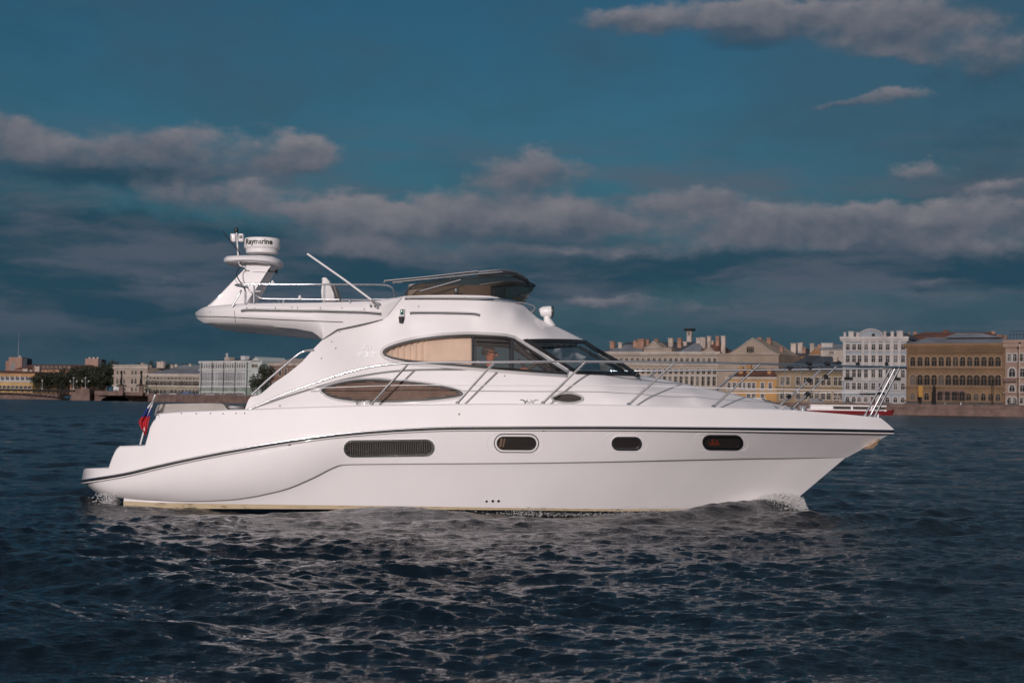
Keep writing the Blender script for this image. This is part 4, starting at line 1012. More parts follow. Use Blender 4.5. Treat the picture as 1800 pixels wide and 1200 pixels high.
# ---- spray: small droplets and curls of white water, one mesh each place
M['foam'] = mat('foam', (.74, .74, .72), .35)
OCT = [Vector(q) for q in ((1, 0, 0), (-1, 0, 0), (0, 1, 0), (0, -1, 0), (0, 0, 1), (0, 0, -1))]
OF = [(0, 2, 4), (2, 1, 4), (1, 3, 4), (3, 0, 4), (2, 0, 5), (1, 2, 5), (3, 1, 5), (0, 3, 5)]
def spray(name, pts, label):
    V, Fc = [], []
    for (p, s) in pts:
        b = len(V); q = Vector((random.uniform(.6, 1.6), random.uniform(.6, 1.2), random.uniform(.6, 1.2))) * s
        for o in OCT: V.append((p[0] + o.x * q.x, p[1] + o.y * q.y, p[2] + o.z * q.z))
        Fc += [tuple(b + i for i in f) for f in OF]
    me = bpy.data.meshes.new(name); me.from_pydata(V, [], Fc); o = link(name, me, M['foam'], None, 180); tag(o, label, None, None, 'stuff')
def wl(x): return -float(hull_y(np.array([x]))[0])
P = []
for i in range(10000):
    xx = abs(random.gauss(.35, .65)) - .24; x = 4.05 - xx; y = wl(x) - abs(random.gauss(0, .16)) - .01
    top = .26 * math.exp(-((xx - .15) / .5) ** 2) * math.exp(-(((-y + wl(x)) if False else (wl(x) - y)) / .35) ** 2)
    z = .03 + random.random() ** 1.2 * top + .05 * random.random()
    P.append(((x, y, z), random.uniform(.0025, .0075) * (1.5 if random.random() < .08 else 1)))
for i in range(1700):
    a = random.random() ** 1.8; x = 3.95 + a * .50; P.append(((x, random.gauss(-.08, .16), .0 + .12 * random.random() ** 1.5 * (1 - a)), random.uniform(.003, .008)))
spray('bow_spray', P, 'white spray curling off the bow at the waterline')
P = []
for i in range(1500):
    x = random.uniform(-1.0, 3.4); y = wl(x) - abs(random.gauss(.03, .07)); P.append(((x, y, -.03 + abs(random.gauss(0, .035))), random.uniform(.002, .007)))
for k in range(14):
    x0 = random.choice([.2, .35, 1.6, 2.0, 2.4, 2.7, random.uniform(-.5, 2.5)])
    for i in range(60): x = x0 + random.gauss(0, .1); P.append(((x, wl(x) - abs(random.gauss(.06, .08)), random.random() ** 2 * .12), random.uniform(.002, .007)))
spray('hull_spray', P, 'small white splashes along the side of the yacht')
P = []
for i in range(1200):
    P.append(((-5.38 - abs(random.gauss(0, .13)), -1.42 + random.gauss(0, .14), .0 + random.random() ** 1.5 * .19), random.uniform(.003, .010)))
spray('stern_spray', P, 'churned white water behind the stern platform')

# ================================================================== the far bank
GZ = 2.8
def gpt(u, dd): p = at(u, 700, dd); return Vector((p.x, p.y, GZ))
def zat(u, v, dd): return at(u, v, dd).z
STONE = lambda n, c, v=.22, s=.25: mat(n, c, .85, var=v, vscale=s)
M['pane'] = mat('far_pane', (.008, .009, .010), .5, spec=.25)
_t = NT(M['pane'].node_tree); _r = _t.new('ShaderNodeObjectInfo').outputs['Random']
_t.put(_t.n['Principled BSDF'].inputs['Base Color'], _t.mix(_t.smooth(_r, .68, .98), (.007, .008, .009), (.10, .09, .08)))
M['granite'] = STONE('granite', (.150, .098, .082), .35, .35)
M['street'] = STONE('street', (.10, .095, .09))
M['lead_roof'] = STONE('lead_roof', (.17, .185, .21), .25, .15); M['dark_roof'] = STONE('dark_roof', (.045, .055, .07), .3, .15)
M['rust_roof'] = STONE('rust_roof', (.115, .050, .036), .45, .2); M['brick_stack'] = STONE('brick_stack', (.30, .17, .12), .4, .4)
M['pale_stack'] = STONE('pale_stack', (.42, .35, .30), .3, .4); M['cream_trim'] = STONE('cream_trim', (.40, .35, .30)); M['white_trim'] = STONE('white_trim', (.42, .39, .37))

# ground strip behind the quay and the quay walls
Q = [(-420, 900), (112, 900), (128, 812), (260, 787), (430, 745), (700, 682), (1060, 590), (1420, 552), (1590, 537), (1800, 519), (2250, 488)]
qd = lin(Q)
L = [gpt(u, dd) for u, dd in Q]
bm = bmesh.new(); a = [bm.verts.new(p + Vector((0, .5, -.05))) for p in L]; c = [bm.verts.new(p + Vector((p.x * .6, 900, -.05))) for p in L]
for i in range(len(L) - 1): bm.faces.new((a[i], a[i + 1], c[i + 1], c[i]))
g = obj('ground', bm, M['street']); tag(g, 'paved city ground behind the river embankment', None, None, 'structure')
def quay(pts, label, h=.55):
    bm = bmesh.new()
    for A_, B_ in zip(pts, pts[1:]):
        dv = (B_ - A_).normalized(); nn = Vector((dv.y, -dv.x, 0))
        for (lo, hi, o) in ((-2, GZ - .45, 0), (GZ - .45, GZ - .1, .18), (GZ - .1, GZ + h, 0), (GZ + h, GZ + h + .22, .12)):
            V = [bm.verts.new(Vector((q.x, q.y, z)) + nn * s) for z in (lo, hi) for (q, s) in ((A_, o), (B_, o), (B_, -.9), (A_, -.9))]
            for f in ((0, 3, 2, 1), (4, 5, 6, 7), (0, 1, 5, 4), (1, 2, 6, 5), (2, 3, 7, 6), (3, 0, 4, 7)): bm.faces.new([V[k] for k in f])
    o = obj('quay_wall', bm, M['granite']); tag(o, label, 'embankment wall'); return o
quay(L[3:7], 'pink granite embankment wall running from the stone bridge arch towards the yacht')
quay(L[6:], 'pink granite embankment wall below the brown arched palace and pale houses')
quay(L[:2], 'low granite river wall seen beneath the iron bridge span')
# mooring strips on the quay
for (u) in (1690, 1723, 1748, 1772):
    pass

def win_mesh(name, w, h, arch=False, sur=.22, mats=None, pedi=0.):
    """pane with a projecting surround; origin at the middle of the sill, x along the wall, -y outwards"""
    bm = bmesh.new()
    def outl(e):
        a, hh = w / 2 + e, h + e; P = [(-a, -e * .6), (a, -e * .6)]
        if arch: P += [(a * math.cos(t), hh - a + a * math.sin(t)) for t in np.linspace(0, math.pi, 8)]
        else: P += [(a, hh), (-a, hh)]
        return P
    O, I = outl(sur), outl(0)
    f = bm.faces.new([bm.verts.new((x, -.03, z)) for x, z in I]); f.material_index = 0
    n = len(I); ring = []
    for (P, y) in ((I, -.03), (I, -.22), (O, -.22), (O, .0)): ring.append([bm.verts.new((x, y, z)) for x, z in P])
    for A_, B_ in zip(ring, ring[1:]):
        for k in range(n): bm.faces.new((A_[k], A_[(k + 1) % n], B_[(k + 1) % n], B_[k])).material_index = 1
    # glazing bars
    box(bm, (-.05, -.07, .05), (.05, -.035, h - .06), 1); box(bm, (-w / 2, -.065, h * .64), (w / 2, -.033, h * .64 + .1), 1)
    box(bm, (-w / 2 - .3, -.36, -.34), (w / 2 + .3, .0, -.14), 1)
    if pedi:
        V = [bm.verts.new(q) for q in ((-w / 2 - .35, -.35, h + .3), (w / 2 + .35, -.35, h + .3), (0, -.35, h + .3 + pedi), (-w / 2 - .35, 0, h + .3), (w / 2 + .35, 0, h + .3), (0, 0, h + .3 + pedi))]
        for q in ((0, 1, 2), (0, 2, 5, 3), (1, 4, 5, 2), (0, 3, 4, 1)): bm.faces.new([V[k] for k in q]).material_index = 1
    bmesh.ops.recalc_face_normals(bm, faces=bm.faces)
    me = bpy.data.meshes.new(name); bm.to_mesh(me); bm.free()
    for x in mats: me.materials.append(x)
    return me
class Building:
    def __init__(s, name, label, cat, u0, u1, v_eave, d0, d1, thick, wall, base=GZ, v_right=None):
        s.d0, s.d1, s.u0, s.u1 = d0, d1, u0, u1
        A_, B_ = gpt(u0, d0), gpt(u1, d1); A_.z = B_.z = base; s.A = A_; s.L = (B_ - A_).length; s.base = base
        s.root = empty(name, A_, math.atan2(B_.y - A_.y, B_.x - A_.x)); tag(s.root, label, cat)
        s.H = s.z(v_eave, u0, d0); s.th = thick; s.wall = wall
        bm = bmesh.new(); box(bm, (0, 0, 0), (s.L, thick, s.H)); obj('wall', bm, wall, s.root)
    def z(s, v, u=None, dd=None):
        u = s.u0 if u is None else u; t = (u - s.u0) / (s.u1 - s.u0); dd = (s.d0 + (s.d1 - s.d0) * t) if dd is None else dd
        return zat(u, v, dd) - s.base
    def x(s, u):
        # where the sight line of pixel column u meets the facade
        a, b = gpt(s.u0, s.d0), gpt(s.u1, s.d1); dv = (b - a).normalized(); o = Vector((0, -CAM_D, s.base)); r = ray(u, 700); r.z = 0
        den = dv.x * r.y - dv.y * r.x; w = o - a; return (w.x * r.y - w.y * r.x) / den
    def s_(s, u=None): return F / (s.d0 + (s.d1 - s.d0) * (((u or s.u0) - s.u0) / (s.u1 - s.u0)))
    def part(s, name, bm, m, parent=None): return obj(name, bm, m, parent or s.root)
    def windows(s, us, v_sill, v_top, w, arch=False, sur=.22, trim=None, name='window', pedi=0, pane=None, y=0.):
        zs, zt = s.z(v_sill), s.z(v_top); me = win_mesh(name, w, zt - zs, arch, sur, [pane or M['pane'], trim or M['cream_trim']], pedi)
        for u in us:
            o = bpy.data.objects.new(name, me); COL.objects.link(o); o.parent = s.root; o.location = (s.x(u), y, zs)
    def cornice(s, v, h=.5, out=.45, m=None, u0=None, u1=None):
        z = s.z(v); x0 = s.x(u0) if u0 else -out; x1 = s.x(u1) if u1 else s.L + out
        bm = bmesh.new(); box(bm, (x0, -out, z - h / 2), (x1, -.002, z + h / 2)); box(bm, (x0 + .1, -out * .6, z - h), (x1 - .1, -.004, z - h / 2 - .004)); s.part('cornice', bm, m or s.wall)
    def hip(s, v_ridge, m, over=.4, inset=None, y0=None, name='roof'):
        h = s.z(v_ridge) - s.H; i = inset if inset is not None else min(s.th * .5, s.L * .3); bm = bmesh.new(); o = over; z = s.H + .01
        V = [bm.verts.new(q) for q in ((-o, -o, z), (s.L + o, -o, z), (s.L + o, s.th + o, z), (-o, s.th + o, z), (i, s.th * .5, z + h), (s.L - i, s.th * .5, z + h), (-o, -o, z - .3), (s.L + o, -o, z - .3), (s.L + o, s.th + o, z - .3), (-o, s.th + o, z - .3))]
        for q in ((0, 1, 5, 4), (1, 2, 5), (2, 3, 4, 5), (3, 0, 4), (0, 6, 7, 1), (1, 7, 8, 2), (2, 8, 9, 3), (3, 9, 6, 0), (6, 9, 8, 7)): bm.faces.new([V[k] for k in q])
        return s.part(name, bm, m)
    def stack(s, u, v_top, wpx, m=None, y=None, v_bot=None, name='chimney', parent=None):
        x = s.x(u); w = wpx / s.s_(u); y = s.th * .4 if y is None else y; zt = s.z(v_top, u) ; zb = s.H if v_bot is None else s.z(v_bot, u)
        bm = bmesh.new(); box(bm, (x - w / 2, y, zb), (x + w / 2, y + max(w * .8, .8), zt)); box(bm, (x - w / 2 - .15, y - .15, zt), (x + w / 2 + .15, y + max(w * .8, .8) + .15, zt + .25)); s.part(name, bm, m or M['brick_stack'], parent)
    def pediment(s, uc, hw, vb, va, m=None, y=-.35, depth=7., arch=False):
        x, w, z0_, z1_ = s.x(uc), hw / s.s_(uc), s.z(vb, uc), s.z(va, uc)
        P = [(x - w, z0_), (x + w, z0_)] + ([(x + w * math.cos(t), z0_ + (z1_ - z0_) * math.sin(t)) for t in np.linspace(.05, math.pi - .05, 14)] if arch else [(x, z1_)])
        bm = bmesh.new(); a = [bm.verts.new((q[0], y, q[1])) for q in P]; c = [bm.verts.new((q[0], y + depth, q[1])) for q in P]; n = len(P)
        bm.faces.new(a); bm.faces.new(c[::-1])
        for i in range(n): bm.faces.new((a[i], a[(i + 1) % n], c[(i + 1) % n], c[i]))
        s.part('pediment', bm, m or s.wall)
        # raised moulding round the gable
        bm = bmesh.new(); E_ = [Vector((q[0], y - .15, q[1])) for q in P]; tube(bm, E_, .28, 4, closed=True); s.part('pediment_moulding', bm, M['white_trim'])
    def pilaster(s, u, v0, v1, w=.7, out=.3, m=None):
        x = s.x(u); bm = bmesh.new(); box(bm, (x - w / 2, -out, s.z(v0)), (x + w / 2, -.003, s.z(v1))); s.part('pilaster', bm, m or M['white_trim'])
    def balcony(s, u0, u1, v0, v1, m=None, out=1.1):
        bm = bmesh.new(); box(bm, (s.x(u0), -out, s.z(v0)), (s.x(u1), -.005, s.z(v0) + .25)); box(bm, (s.x(u0), -out, s.z(v0) + .25), (s.x(u1), -out + .12, s.z(v1))); s.part('balcony', bm, m or M['black_iron'])
M['black_iron'] = mat('black_iron', (.010, .011, .012), .7, spec=.2)
ev = lambda a, b, n: list(np.linspace(a, b, n))

# --- right bank ---------------------------------------------------------
ochre = STONE('ochre_wall', (.170, .104, .057), .25, .12)
pal = Building('palace', 'long brown stone palace with three storeys of round arched windows', 'palace', 1593, 1766, 606, 552, 535, 26, ochre)
ochre_t = STONE('ochre_trim', (.23, .155, .10))
pal.windows(ev(1604.5, 1754.5, 13), 643.5, 627, 1.75, True, .38, ochre_t); pal.windows(ev(1604.5, 1754.5, 13), 676.5, 658, 1.9, True, .42, ochre_t)
pal.windows(ev(1604.5, 1629, 3) + ev(1703, 1754.5, 5), 702.5, 690, 1.6, True, .3, ochre_t)
pal.windows((1653, 1665, 1678, 1691), 712.5, 687, 2.0, True, .6, M['granite'], name='arched_doorway')
for v, h in ((606, .9), (646, .6), (680, .4), (703.5, .3)): pal.cornice(v, h, .8 if v < 610 else .35, ochre)
bm = bmesh.new(); z = pal.z(613)
for i in range(64): x = .6 + i * (pal.L - 1.2) / 63; box(bm, (x - .12, -.5, z - 1.6), (x + .12, -.004, z + .9))
pal.part('corbel_frieze', bm, ochre)
pal.hip(590.5, M['lead_roof'], inset=3)
bm = bmesh.new(); box(bm, (0, -.35, -.01), (pal.L, -.004, pal.z(703.5) - .4)); pal.part('stone_plinth', bm, STONE('plinth', (.075, .065, .058)))
for (u, v, w) in ((1742, 587, 9), (1752, 588, 5)): pal.stack(u, v, w)
bm = bmesh.new(); x0, x1 = pal.x(1645), pal.x(1706); zz = pal.z(592); V = [bm.verts.new(q) for q in ((x0, 9, zz), (x1 + 8, 9, zz), (x1 + 3, 20, zz), (x0 + 3, 20, zz), (x0 + 3, 13, pal.z(582.5)), (x1, 13, pal.z(583.5)))]
for q in ((0, 1, 5, 4), (1, 2, 5), (2, 3, 4, 5), (3, 0, 4)): bm.faces.new([V[k] for k in q])
pal.part('raised_roof', bm, M['lead_roof'])
bk = Building('apartment_block', 'dark rust red roofed block rising behind the brown palace', 'building', 1594, 1765, 592, 600, 590, 14, M['rust_roof']); bk.hip(582, M['rust_roof'], inset=6)
for u, v, w in ((1596, 584, 3), (1606, 583, 6), (1630, 584, 8), (1660, 580, 10), (1705, 584, 14), (1738, 583, 8), (1745, 582, 6)): bk.stack(u, v, w, M['rust_roof'] if w > 7 else M['brick_stack'])
pink = STONE('pinkish_wall', (.27, .185, .145), .2, .12)
pk = Building('mansion', 'pinkish tan mansion with paired windows and a roof railing next to the brown palace', 'building', 1766.5, 1915, 606, 534.5, 521, 22, pink)
for us_ in (ev(1775, 1783, 2) + ev(1797, 1805, 2) + ev(1820, 1828, 2),): pk.windows(us_, 635, 622, 1.5, False, .3, M['white_trim']); pk.windows(us_, 709, 698, 1.6, True, .3, M['white_trim'])
pk.windows((1779, 1797, 1825), 662, 647, 2.0, True, .45, M['white_trim']); pk.windows((1779, 1797, 1825), 688, 676, 1.7, True, .35, M['white_trim'])
for v, h in ((600, 1.0), (608, .6), (664, .3), (690, .4)): pk.cornice(v, h, .6, pink)
pk.balcony(1766, 1787, 671, 665, M['granite']); pk.hip(597, M['pale_stack'], inset=2)
bm = bmesh.new()
for i in range(12): x = .5 + i * 1.1; tube(bm, [(x, 4, pk.H), (x, 4, pk.z(581))], .05, 4)
for v in (581, 587): tube(bm, [(.5, 4, pk.z(v)), (12.6, 4, pk.z(v))], .06, 4)
pk.part('roof_railing', bm, M['black_iron'])
blue = STONE('pale_blue_wall', (.235, .265, .29), .15, .15)
wb = Building('town_house', 'tall pale blue and white town house with arched gable and balconies', 'town house', 1480.5, 1593, 594.5, 562, 552.5, 22, blue)
c9 = [1490, 1501, 1510.5, 1522, 1535, 1547.5, 1560, 1574, 1587]
for vs, vt in ((615, 605), (636.5, 624.5), (663, 649.5), (684, 672.5)): wb.windows(c9, vs, vt, 1.25, False, .38, M['white_trim'], pedi=.0)
wb.windows([c for i, c in enumerate(c9) if i not in (4,)], 706, 696.5, 1.25, True, .45, M['white_trim']); wb.windows((1535,), 711, 696.5, 1.6, False, .4, M['white_trim'], 'entrance_door', pane=M['rust_roof'])
for v, h, o in ((594, .9, .8), (598.5, .4, .4), (640, .35, .3), (667, .45, .4), (689, .3, .3)): wb.cornice(v, h, o, M['white_trim'])
for u in (1484, 1517, 1528.5, 1541, 1554, 1567, 1580.5): wb.pilaster(u, 667, 597, .8, .35)
wb.pediment(1530, 22, 594, 579, blue, arch=True)
bm = bmesh.new(); tube(bm, [(wb.x(1535), -.5, wb.z(589)), (wb.x(1535), -.38, wb.z(589))], .55, 14); wb.part('round_window', bm, M['pane'])
wb.hip(583, M['dark_roof'], inset=2.5)
for u, v, w in ((1484.5, 585, 4), (1495.5, 583.5, 9), (1507, 585, 5), (1555, 583.5, 4), (1568, 583.5, 5), (1581, 582.5, 10)): wb.stack(u, v, w, M['white_trim'], -.3, 594, 'attic_block')
for a, b, v in ((1485, 1500, 667), (1571, 1584, 667), (1505, 1512, 641), (1556, 1562, 641)): wb.balcony(a, b, v, v - 4.5)
wb.balcony(1512, 1556, 691.5, 688)
tan = STONE('tan_wall', (.25, .185, .115), .22, .12)
tn = Building('apartment_house', 'tan three storey house with a steep dark slate roof beside the pale blue town house', 'building', 1365, 1480, 653.5, 574, 562.5, 20, tan)
tc_ = [1375, 1385, 1403, 1416, 1426, 1436, 1447, 1457, 1469, 1476.5]
for vs, vt in ((676.5, 662.5),): tn.windows(tc_, vs, vt, 1.3, False, .28, M['cream_trim'])
tn.windows(tc_, 701, 689, 1.35, False, .25, M['cream_trim']); tn.windows((1470.5,), 711, 696.5, 2.2, False, .3, M['cream_trim'], 'shop_doorway')
for v, h in ((654, .7), (679, .4), (706, .3)): tn.cornice(v, h, .4, tan)
tn.hip(624.5, M['dark_roof'], inset=7)
for u, v in ((1461, 629), (1440, 645)): tn.stack(u, v, 7, M['cream_trim'], 4, v + 6, 'dormer')
bo = Building('back_block', 'orange brick block with many chimneys behind the dark slate roof', 'building', 1363, 1448, 624, 620, 612, 16, STONE('orange_back', (.26, .135, .06)))
bo.hip(611, M['dark_roof'], inset=4); bo.windows((1375, 1387, 1437), 640, 632, 1.3, False, .2)
for u, v, w in ((1391, 604, 9), (1403, 603, 8), (1410, 611, 5), (1424, 604, 7), (1437, 606, 6)): bo.stack(u, v, w, M['pale_stack'] if w > 6 else M['brick_stack'], 2)
bo.pediment(1434, 13, 624, 610, STONE('orange_gable', (.27, .14, .06)))
bw = Building('back_house', 'low pale house with grey roof tucked behind the dark slate roof', 'building', 1442, 1482, 613, 606, 602, 14, M['cream_trim']); bw.hip(604, M['lead_roof'], inset=3); bw.windows((1461,), 622, 617, 1.6, False, .2); bw.stack(1450, 603.5, 20, M['white_trim'], 2)
yel = STONE('yellow_wall', (.42, .235, .085), .2, .12)
yo = Building('yellow_house', 'small two storey orange yellow house with dark red roof and white window frames', 'house', 1277, 1366, 663, 586, 575, 16, yel)
yo.windows((1281.5, 1291, 1302, 1307.5, 1317, 1325, 1340.5, 1354), 683.5, 672.5, 1.1, False, .42, M['white_trim']); yo.windows((1281.5, 1291, 1316, 1325, 1340.5), 702, 692, 1.2, False, .3, M['white_trim']); yo.cornice(663.5, .6, .5, M['cream_trim']); yo.cornice(686, .3, .3, M['cream_trim'])
yo.hip(646.5, M['rust_roof'], inset=5)
for u, v, w in ((1295, 645, 7), (1308.5, 641, 8), (1345, 648, 6)): yo.stack(u, v, w, STONE('ochre_stack', (.36, .19, .08)), 3)
beige = STONE('beige_wall', (.29, .23, .18), .2, .1)
gb = Building('gabled_hall', 'tall beige hall with a broad plain gable and two narrow arched lights', 'building', 1262, 1368, 621.5, 600, 590, 30, beige)
gb.pediment(1322, 44, 621.5, 594.5, beige, y=.001, depth=29); gb.windows((1315, 1321.5), 619, 609, 1.3, True, .15, beige); gb.cornice(622, .5, .4, beige)
for u, v, w in ((1297, 597.5, 7), (1316, 592, 8), (1333, 592, 7), (1355, 609, 6)): gb.stack(u, v, w)
bq = Building('row_of_mansions', 'long ornate beige mansion row with triangular pediments, dark roofs and many chimneys', 'mansion row', 1055, 1262, 620, 622, 600.5, 24, beige)
bc = ev(1072, 1256, 20)
bq.windows(bc, 637, 629, 1.2, False, .35, M['cream_trim']); bq.windows(bc, 656.5, 647, 1.25, True, .4, M['cream_trim'], pedi=.0); bq.windows(bc, 676, 660.5, 1.5, False, .35, M['cream_trim']); bq.windows(bc, 698, 686, 1.5, True, .3, M['cream_trim'])
for v, h, o in ((620, .9, .8), (640, .4, .4), (658, .3, .3), (680, .5, .45)): bq.cornice(v, h, o, M['cream_trim'])
for u in ev(1066, 1260, 21): bq.pilaster(u, 678, 658, .7, .45, M['cream_trim'])
bq.hip(599, M['dark_roof'], inset=6)
bq.pediment(1148, 17, 611, 600.5, beige, depth=8)
bm = bmesh.new(); box(bm, (bq.x(1131), -.32, bq.H - .6), (bq.x(1180), 7, bq.z(611))); bq.part('attic_storey', bm, beige)
bq.pediment(1245, 16, 620, 610, beige, depth=9)
for (a, b, va) in ((1193, 1232, 597), (1062, 1128, 604), (1225, 1262, 597)):
    bm = bmesh.new(); x0, x1, zt = bq.x(a), bq.x(b), bq.z(va); V = [bm.verts.new(q) for q in ((x0, -.3, bq.H + .3), (x1, -.3, bq.H + .3), (x1, 16, bq.H + .3), (x0, 16, bq.H + .3), (x0 + 5, 8, zt), (x1 - 3, 8, zt))]
    for q in ((0, 1, 5, 4), (1, 2, 5), (2, 3, 4, 5), (3, 0, 4)): bm.faces.new([V[k] for k in q])
    bq.part('roof_slope', bm, M['rust_roof'] if a == 1225 else M['lead_roof'])
for u, v, w, pm in ((1066, 600, 8, 0), (1081, 602, 6, 1), (1103, 598, 4, 0), (1108, 601, 9, 0), (1118, 596, 11, 0), (1122, 596, 6, 0), (1144, 596, 7, 0), (1166, 594, 8, 1), (1184, 594, 7, 0), (1190, 600, 6, 1), (1216, 593, 7, 1), (1227, 593, 9, 1), (1239, 591, 6, 1), (1242, 599, 5, 1), (1253, 591, 6, 0), (1264, 590.5, 7, 1)): bq.stack(u, v, w, M['pale_stack'] if pm else M['brick_stack'], random.uniform(3, 8))
tw_ = Building('watch_tower', 'small square roof lookout tower with a flat overhanging cap above the beige mansions', 'tower', 1206, 1214, 581, 626, 625.5, 2.0, M['pale_stack'])
bm = bmesh.new(); box(bm, (-1, -1, tw_.H), (tw_.L + 1, 3, tw_.H + .8)); tw_.part('roof_cap', bm, M['black_iron']); tw_.windows((1210,), 588, 583.5, .9, False, .1)
# --- left bank ----------------------------------------------------------
M['pale_trim'] = STONE('pale_trim', (.56, .56, .54), .12, .2)
pg_ = STONE('white_green_wall', (.43, .47, .45), .12, .12)
wt = Building('office_palace', 'pale five storey palace with close ranks of windows and a green ground floor', 'building', 350, 441, 636, 800, 770, 30, pg_)
lc = ev(354.5, 429, 19)
for vs, vt in ((647, 640),): wt.windows(lc, vs, vt, 1.3, False, .3, M['pale_trim'])
for vs, vt in ((669, 655), (677.5, 671.5)): wt.windows(lc, vs, vt, 1.25, False, .55, M['pale_trim'], pane=M['lead_roof'])
wt.windows(lc, 698, 689, 1.4, True, .55, M['pale_trim'], y=-.31)
for v, h in ((636, .7), (650, .4), (679, .5)): wt.cornice(v, h, .5, M['pale_trim'])
bm = bmesh.new(); box(bm, (0, -.3, 0), (wt.L, -.006, wt.z(680))); wt.part('ground_storey', bm, STONE('sage_wall', (.22, .27, .23)))
for i in range(5):
    bm = bmesh.new(); x = wt.x(354) + i * (wt.L - 2) / 4.3; tube(bm, [(x, -.5, 1), (x, -.5, wt.H)], .22, 5); wt.part('drainpipe', bm, M['dark_roof'])
wt.hip(629, M['dark_roof'], inset=5)
gw = Building('palace_wing', 'white gable end with two dark arched windows joining the pale five storey palace', 'building', 441, 459, 634, 769.5, 766, 24, pg_)
gw.pediment(449, 10, 634, 627, pg_, depth=20); gw.windows((444, 449.5), 644.5, 639.5, 1.7, True, .1); gw.windows((445, 452), 664, 656, 1.4, False, .3, M['pale_trim']); gw.windows((445, 452), 678, 671, 1.4, False, .3, M['pale_trim'])
wt.stack(378, 621, 1.6, M['pale_trim'], 6); wt.stack(379, 628, 14, M['pale_stack'], 6); wt.stack(401, 625.5, 12, M['pale_trim'], 8)
olive = STONE('olive_wall', (.215, .205, .125), .18, .12)
ol = Building('olive_house', 'long low olive palace with two rows of windows under grey sheet roofs', 'building', 253, 350, 658, 812, 800.5, 22, olive)
oc = ev(258, 347, 15)
ol.windows(oc, 676.5, 669, 1.7, False, .35, M['cream_trim']); ol.windows(oc, 691, 683, 1.7, True, .3, M['cream_trim']); ol.windows(oc, 666, 662, 1.4, False, .2, M['cream_trim'])
for v, h in ((658, .9), (678.5, .4)): ol.cornice(v, h, .6, M['cream_trim'])
ol.hip(647, M['lead_roof'], inset=8)
og = Building('grey_roof_block', 'plain block with a broad pale grey metal roof behind the olive palace', 'building', 282, 352, 652, 880, 870, 30, M['cream_trim']); og.hip(639.5, STONE('pale_roof', (.22, .235, .25), .2, .1), inset=4)
for u, v, w in ((285, 640, 5), (310, 639, 4), (330, 639.5, 4)): og.stack(u, v, w, M['pale_stack'])
pb = Building('beige_palace', 'beige corner palace with flat parapet standing at the end of the stone bridge', 'building', 199, 258, 646, 835, 822, 24, STONE('rose_beige', (.33, .27, .225), .18, .1))
pb.windows((206, 212, 218, 232, 238, 247), 657.5, 651, 1.3, False, .3, M['cream_trim']); pb.windows((206, 212, 218, 232, 238, 247), 674, 664.5, 1.5, True, .35, M['cream_trim']); pb.windows((206, 213, 219, 232, 239, 247), 687, 680, 1.5, True, .3, M['cream_trim'])
for v, h in ((646, .6), (660.5, .4), (677, .5), (641.5, .4)): pb.cornice(v, h, .5, M['cream_trim'])
bm = bmesh.new(); box(bm, (0, 0, pb.H), (pb.L, 3, pb.z(641))); pb.part('parapet', bm, M['cream_trim'])
for u, v, w in ((203, 641, 4), (233, 638, 5), (262, 635.5, 9), (268, 635, 6), (285, 641, 5)): pb.stack(u, v, w, M['pale_stack'], 6)
yl = Building('yellow_palace', 'long low yellow palace with grey mansard roof beyond the iron bridge', 'building', -70, 57, 667.5, 960, 940, 24, STONE('soft_yellow', (.43, .28, .11), .15, .1))
yl.windows(ev(-60, 52, 16), 681, 676, 2.0, True, .3, M['cream_trim']); yl.cornice(668, .8, .6, M['white_trim']); yl.hip(661, M['lead_roof'], inset=3)
for u in ev(-20, 42, 8): yl.stack(u, 661.5, 3.2, M['white_trim'], .5, None, 'dormer')
yr = Building('ochre_block', 'ochre block with ragged chimneys behind the grey mansard roof', 'building', -60, 60, 654, 1010, 1000, 20, STONE('ochre_block_wall', (.38, .22, .10), .2, .1)); yr.hip(650, M['rust_roof'], inset=3)
for u, v, w in ((31, 648, 9), (41, 651, 6), (52, 644, 9), (8, 658, 4)): yr.stack(u, v, w, M['pale_stack'])
rr_ = Building('red_roof_block', 'long building with dull red roof stretching behind the trees', 'building', 26, 146, 648.5, 1060, 1040, 24, STONE('salmon_wall', (.36, .20, .13), .2, .1)); rr_.hip(639.5, M['rust_roof'], inset=3)
rr_.windows(ev(60, 120, 9), 648.4, 643.5, 1.5, False, .2)
tb = Building('tower_block', 'pinkish brick tower block with a dark side wing and rooftop aerial', 'tower block', 13.5, 37, 627.5, 1100, 1100, 14, STONE('pink_brick', (.27, .16, .125), .15, .1))
bm = bmesh.new(); box(bm, (tb.L + .01, 1, 0), (tb.L + 3, 13, tb.z(629))); tb.part('side_wing', bm, M['dark_roof'])
bm = bmesh.new(); box(bm, (-2.6, 2, 0), (-.01, 13, tb.z(634))); tb.part('stair_wing', bm, STONE('pink_brick_b', (.24, .14, .11), .15, .1))
tb.windows((19.5, 22.5, 25.5), 638, 636, .9, False, .1); tb.windows((21,), 649, 640, 2.4, False, .1, pane=M['lead_roof'])
bm = bmesh.new(); tube(bm, [(tb.x(27), 4, tb.H), (tb.x(27), 4, tb.z(583))], [.16, .05], 5); tube(bm, [(tb.x(30), 4, tb.H), (tb.x(30), 4, tb.z(624))], [.7, .5], 8); tb.part('roof_aerial', bm, M['white_trim'])
sb = Building('brick_block', 'square pinkish block showing above the treetops', 'building', 148, 171, 630, 1080, 1080, 14, STONE('pink_block', (.30, .19, .15), .15, .1))
bm = bmesh.new(); box(bm, (sb.L + .01, 1, 0), (sb.L + 2, 13, sb.z(631))); sb.part('side_wing', bm, M['dark_roof'])
for u in (153, 160, 167): sb.stack(u, 628, 3, M['pale_stack'], 4)
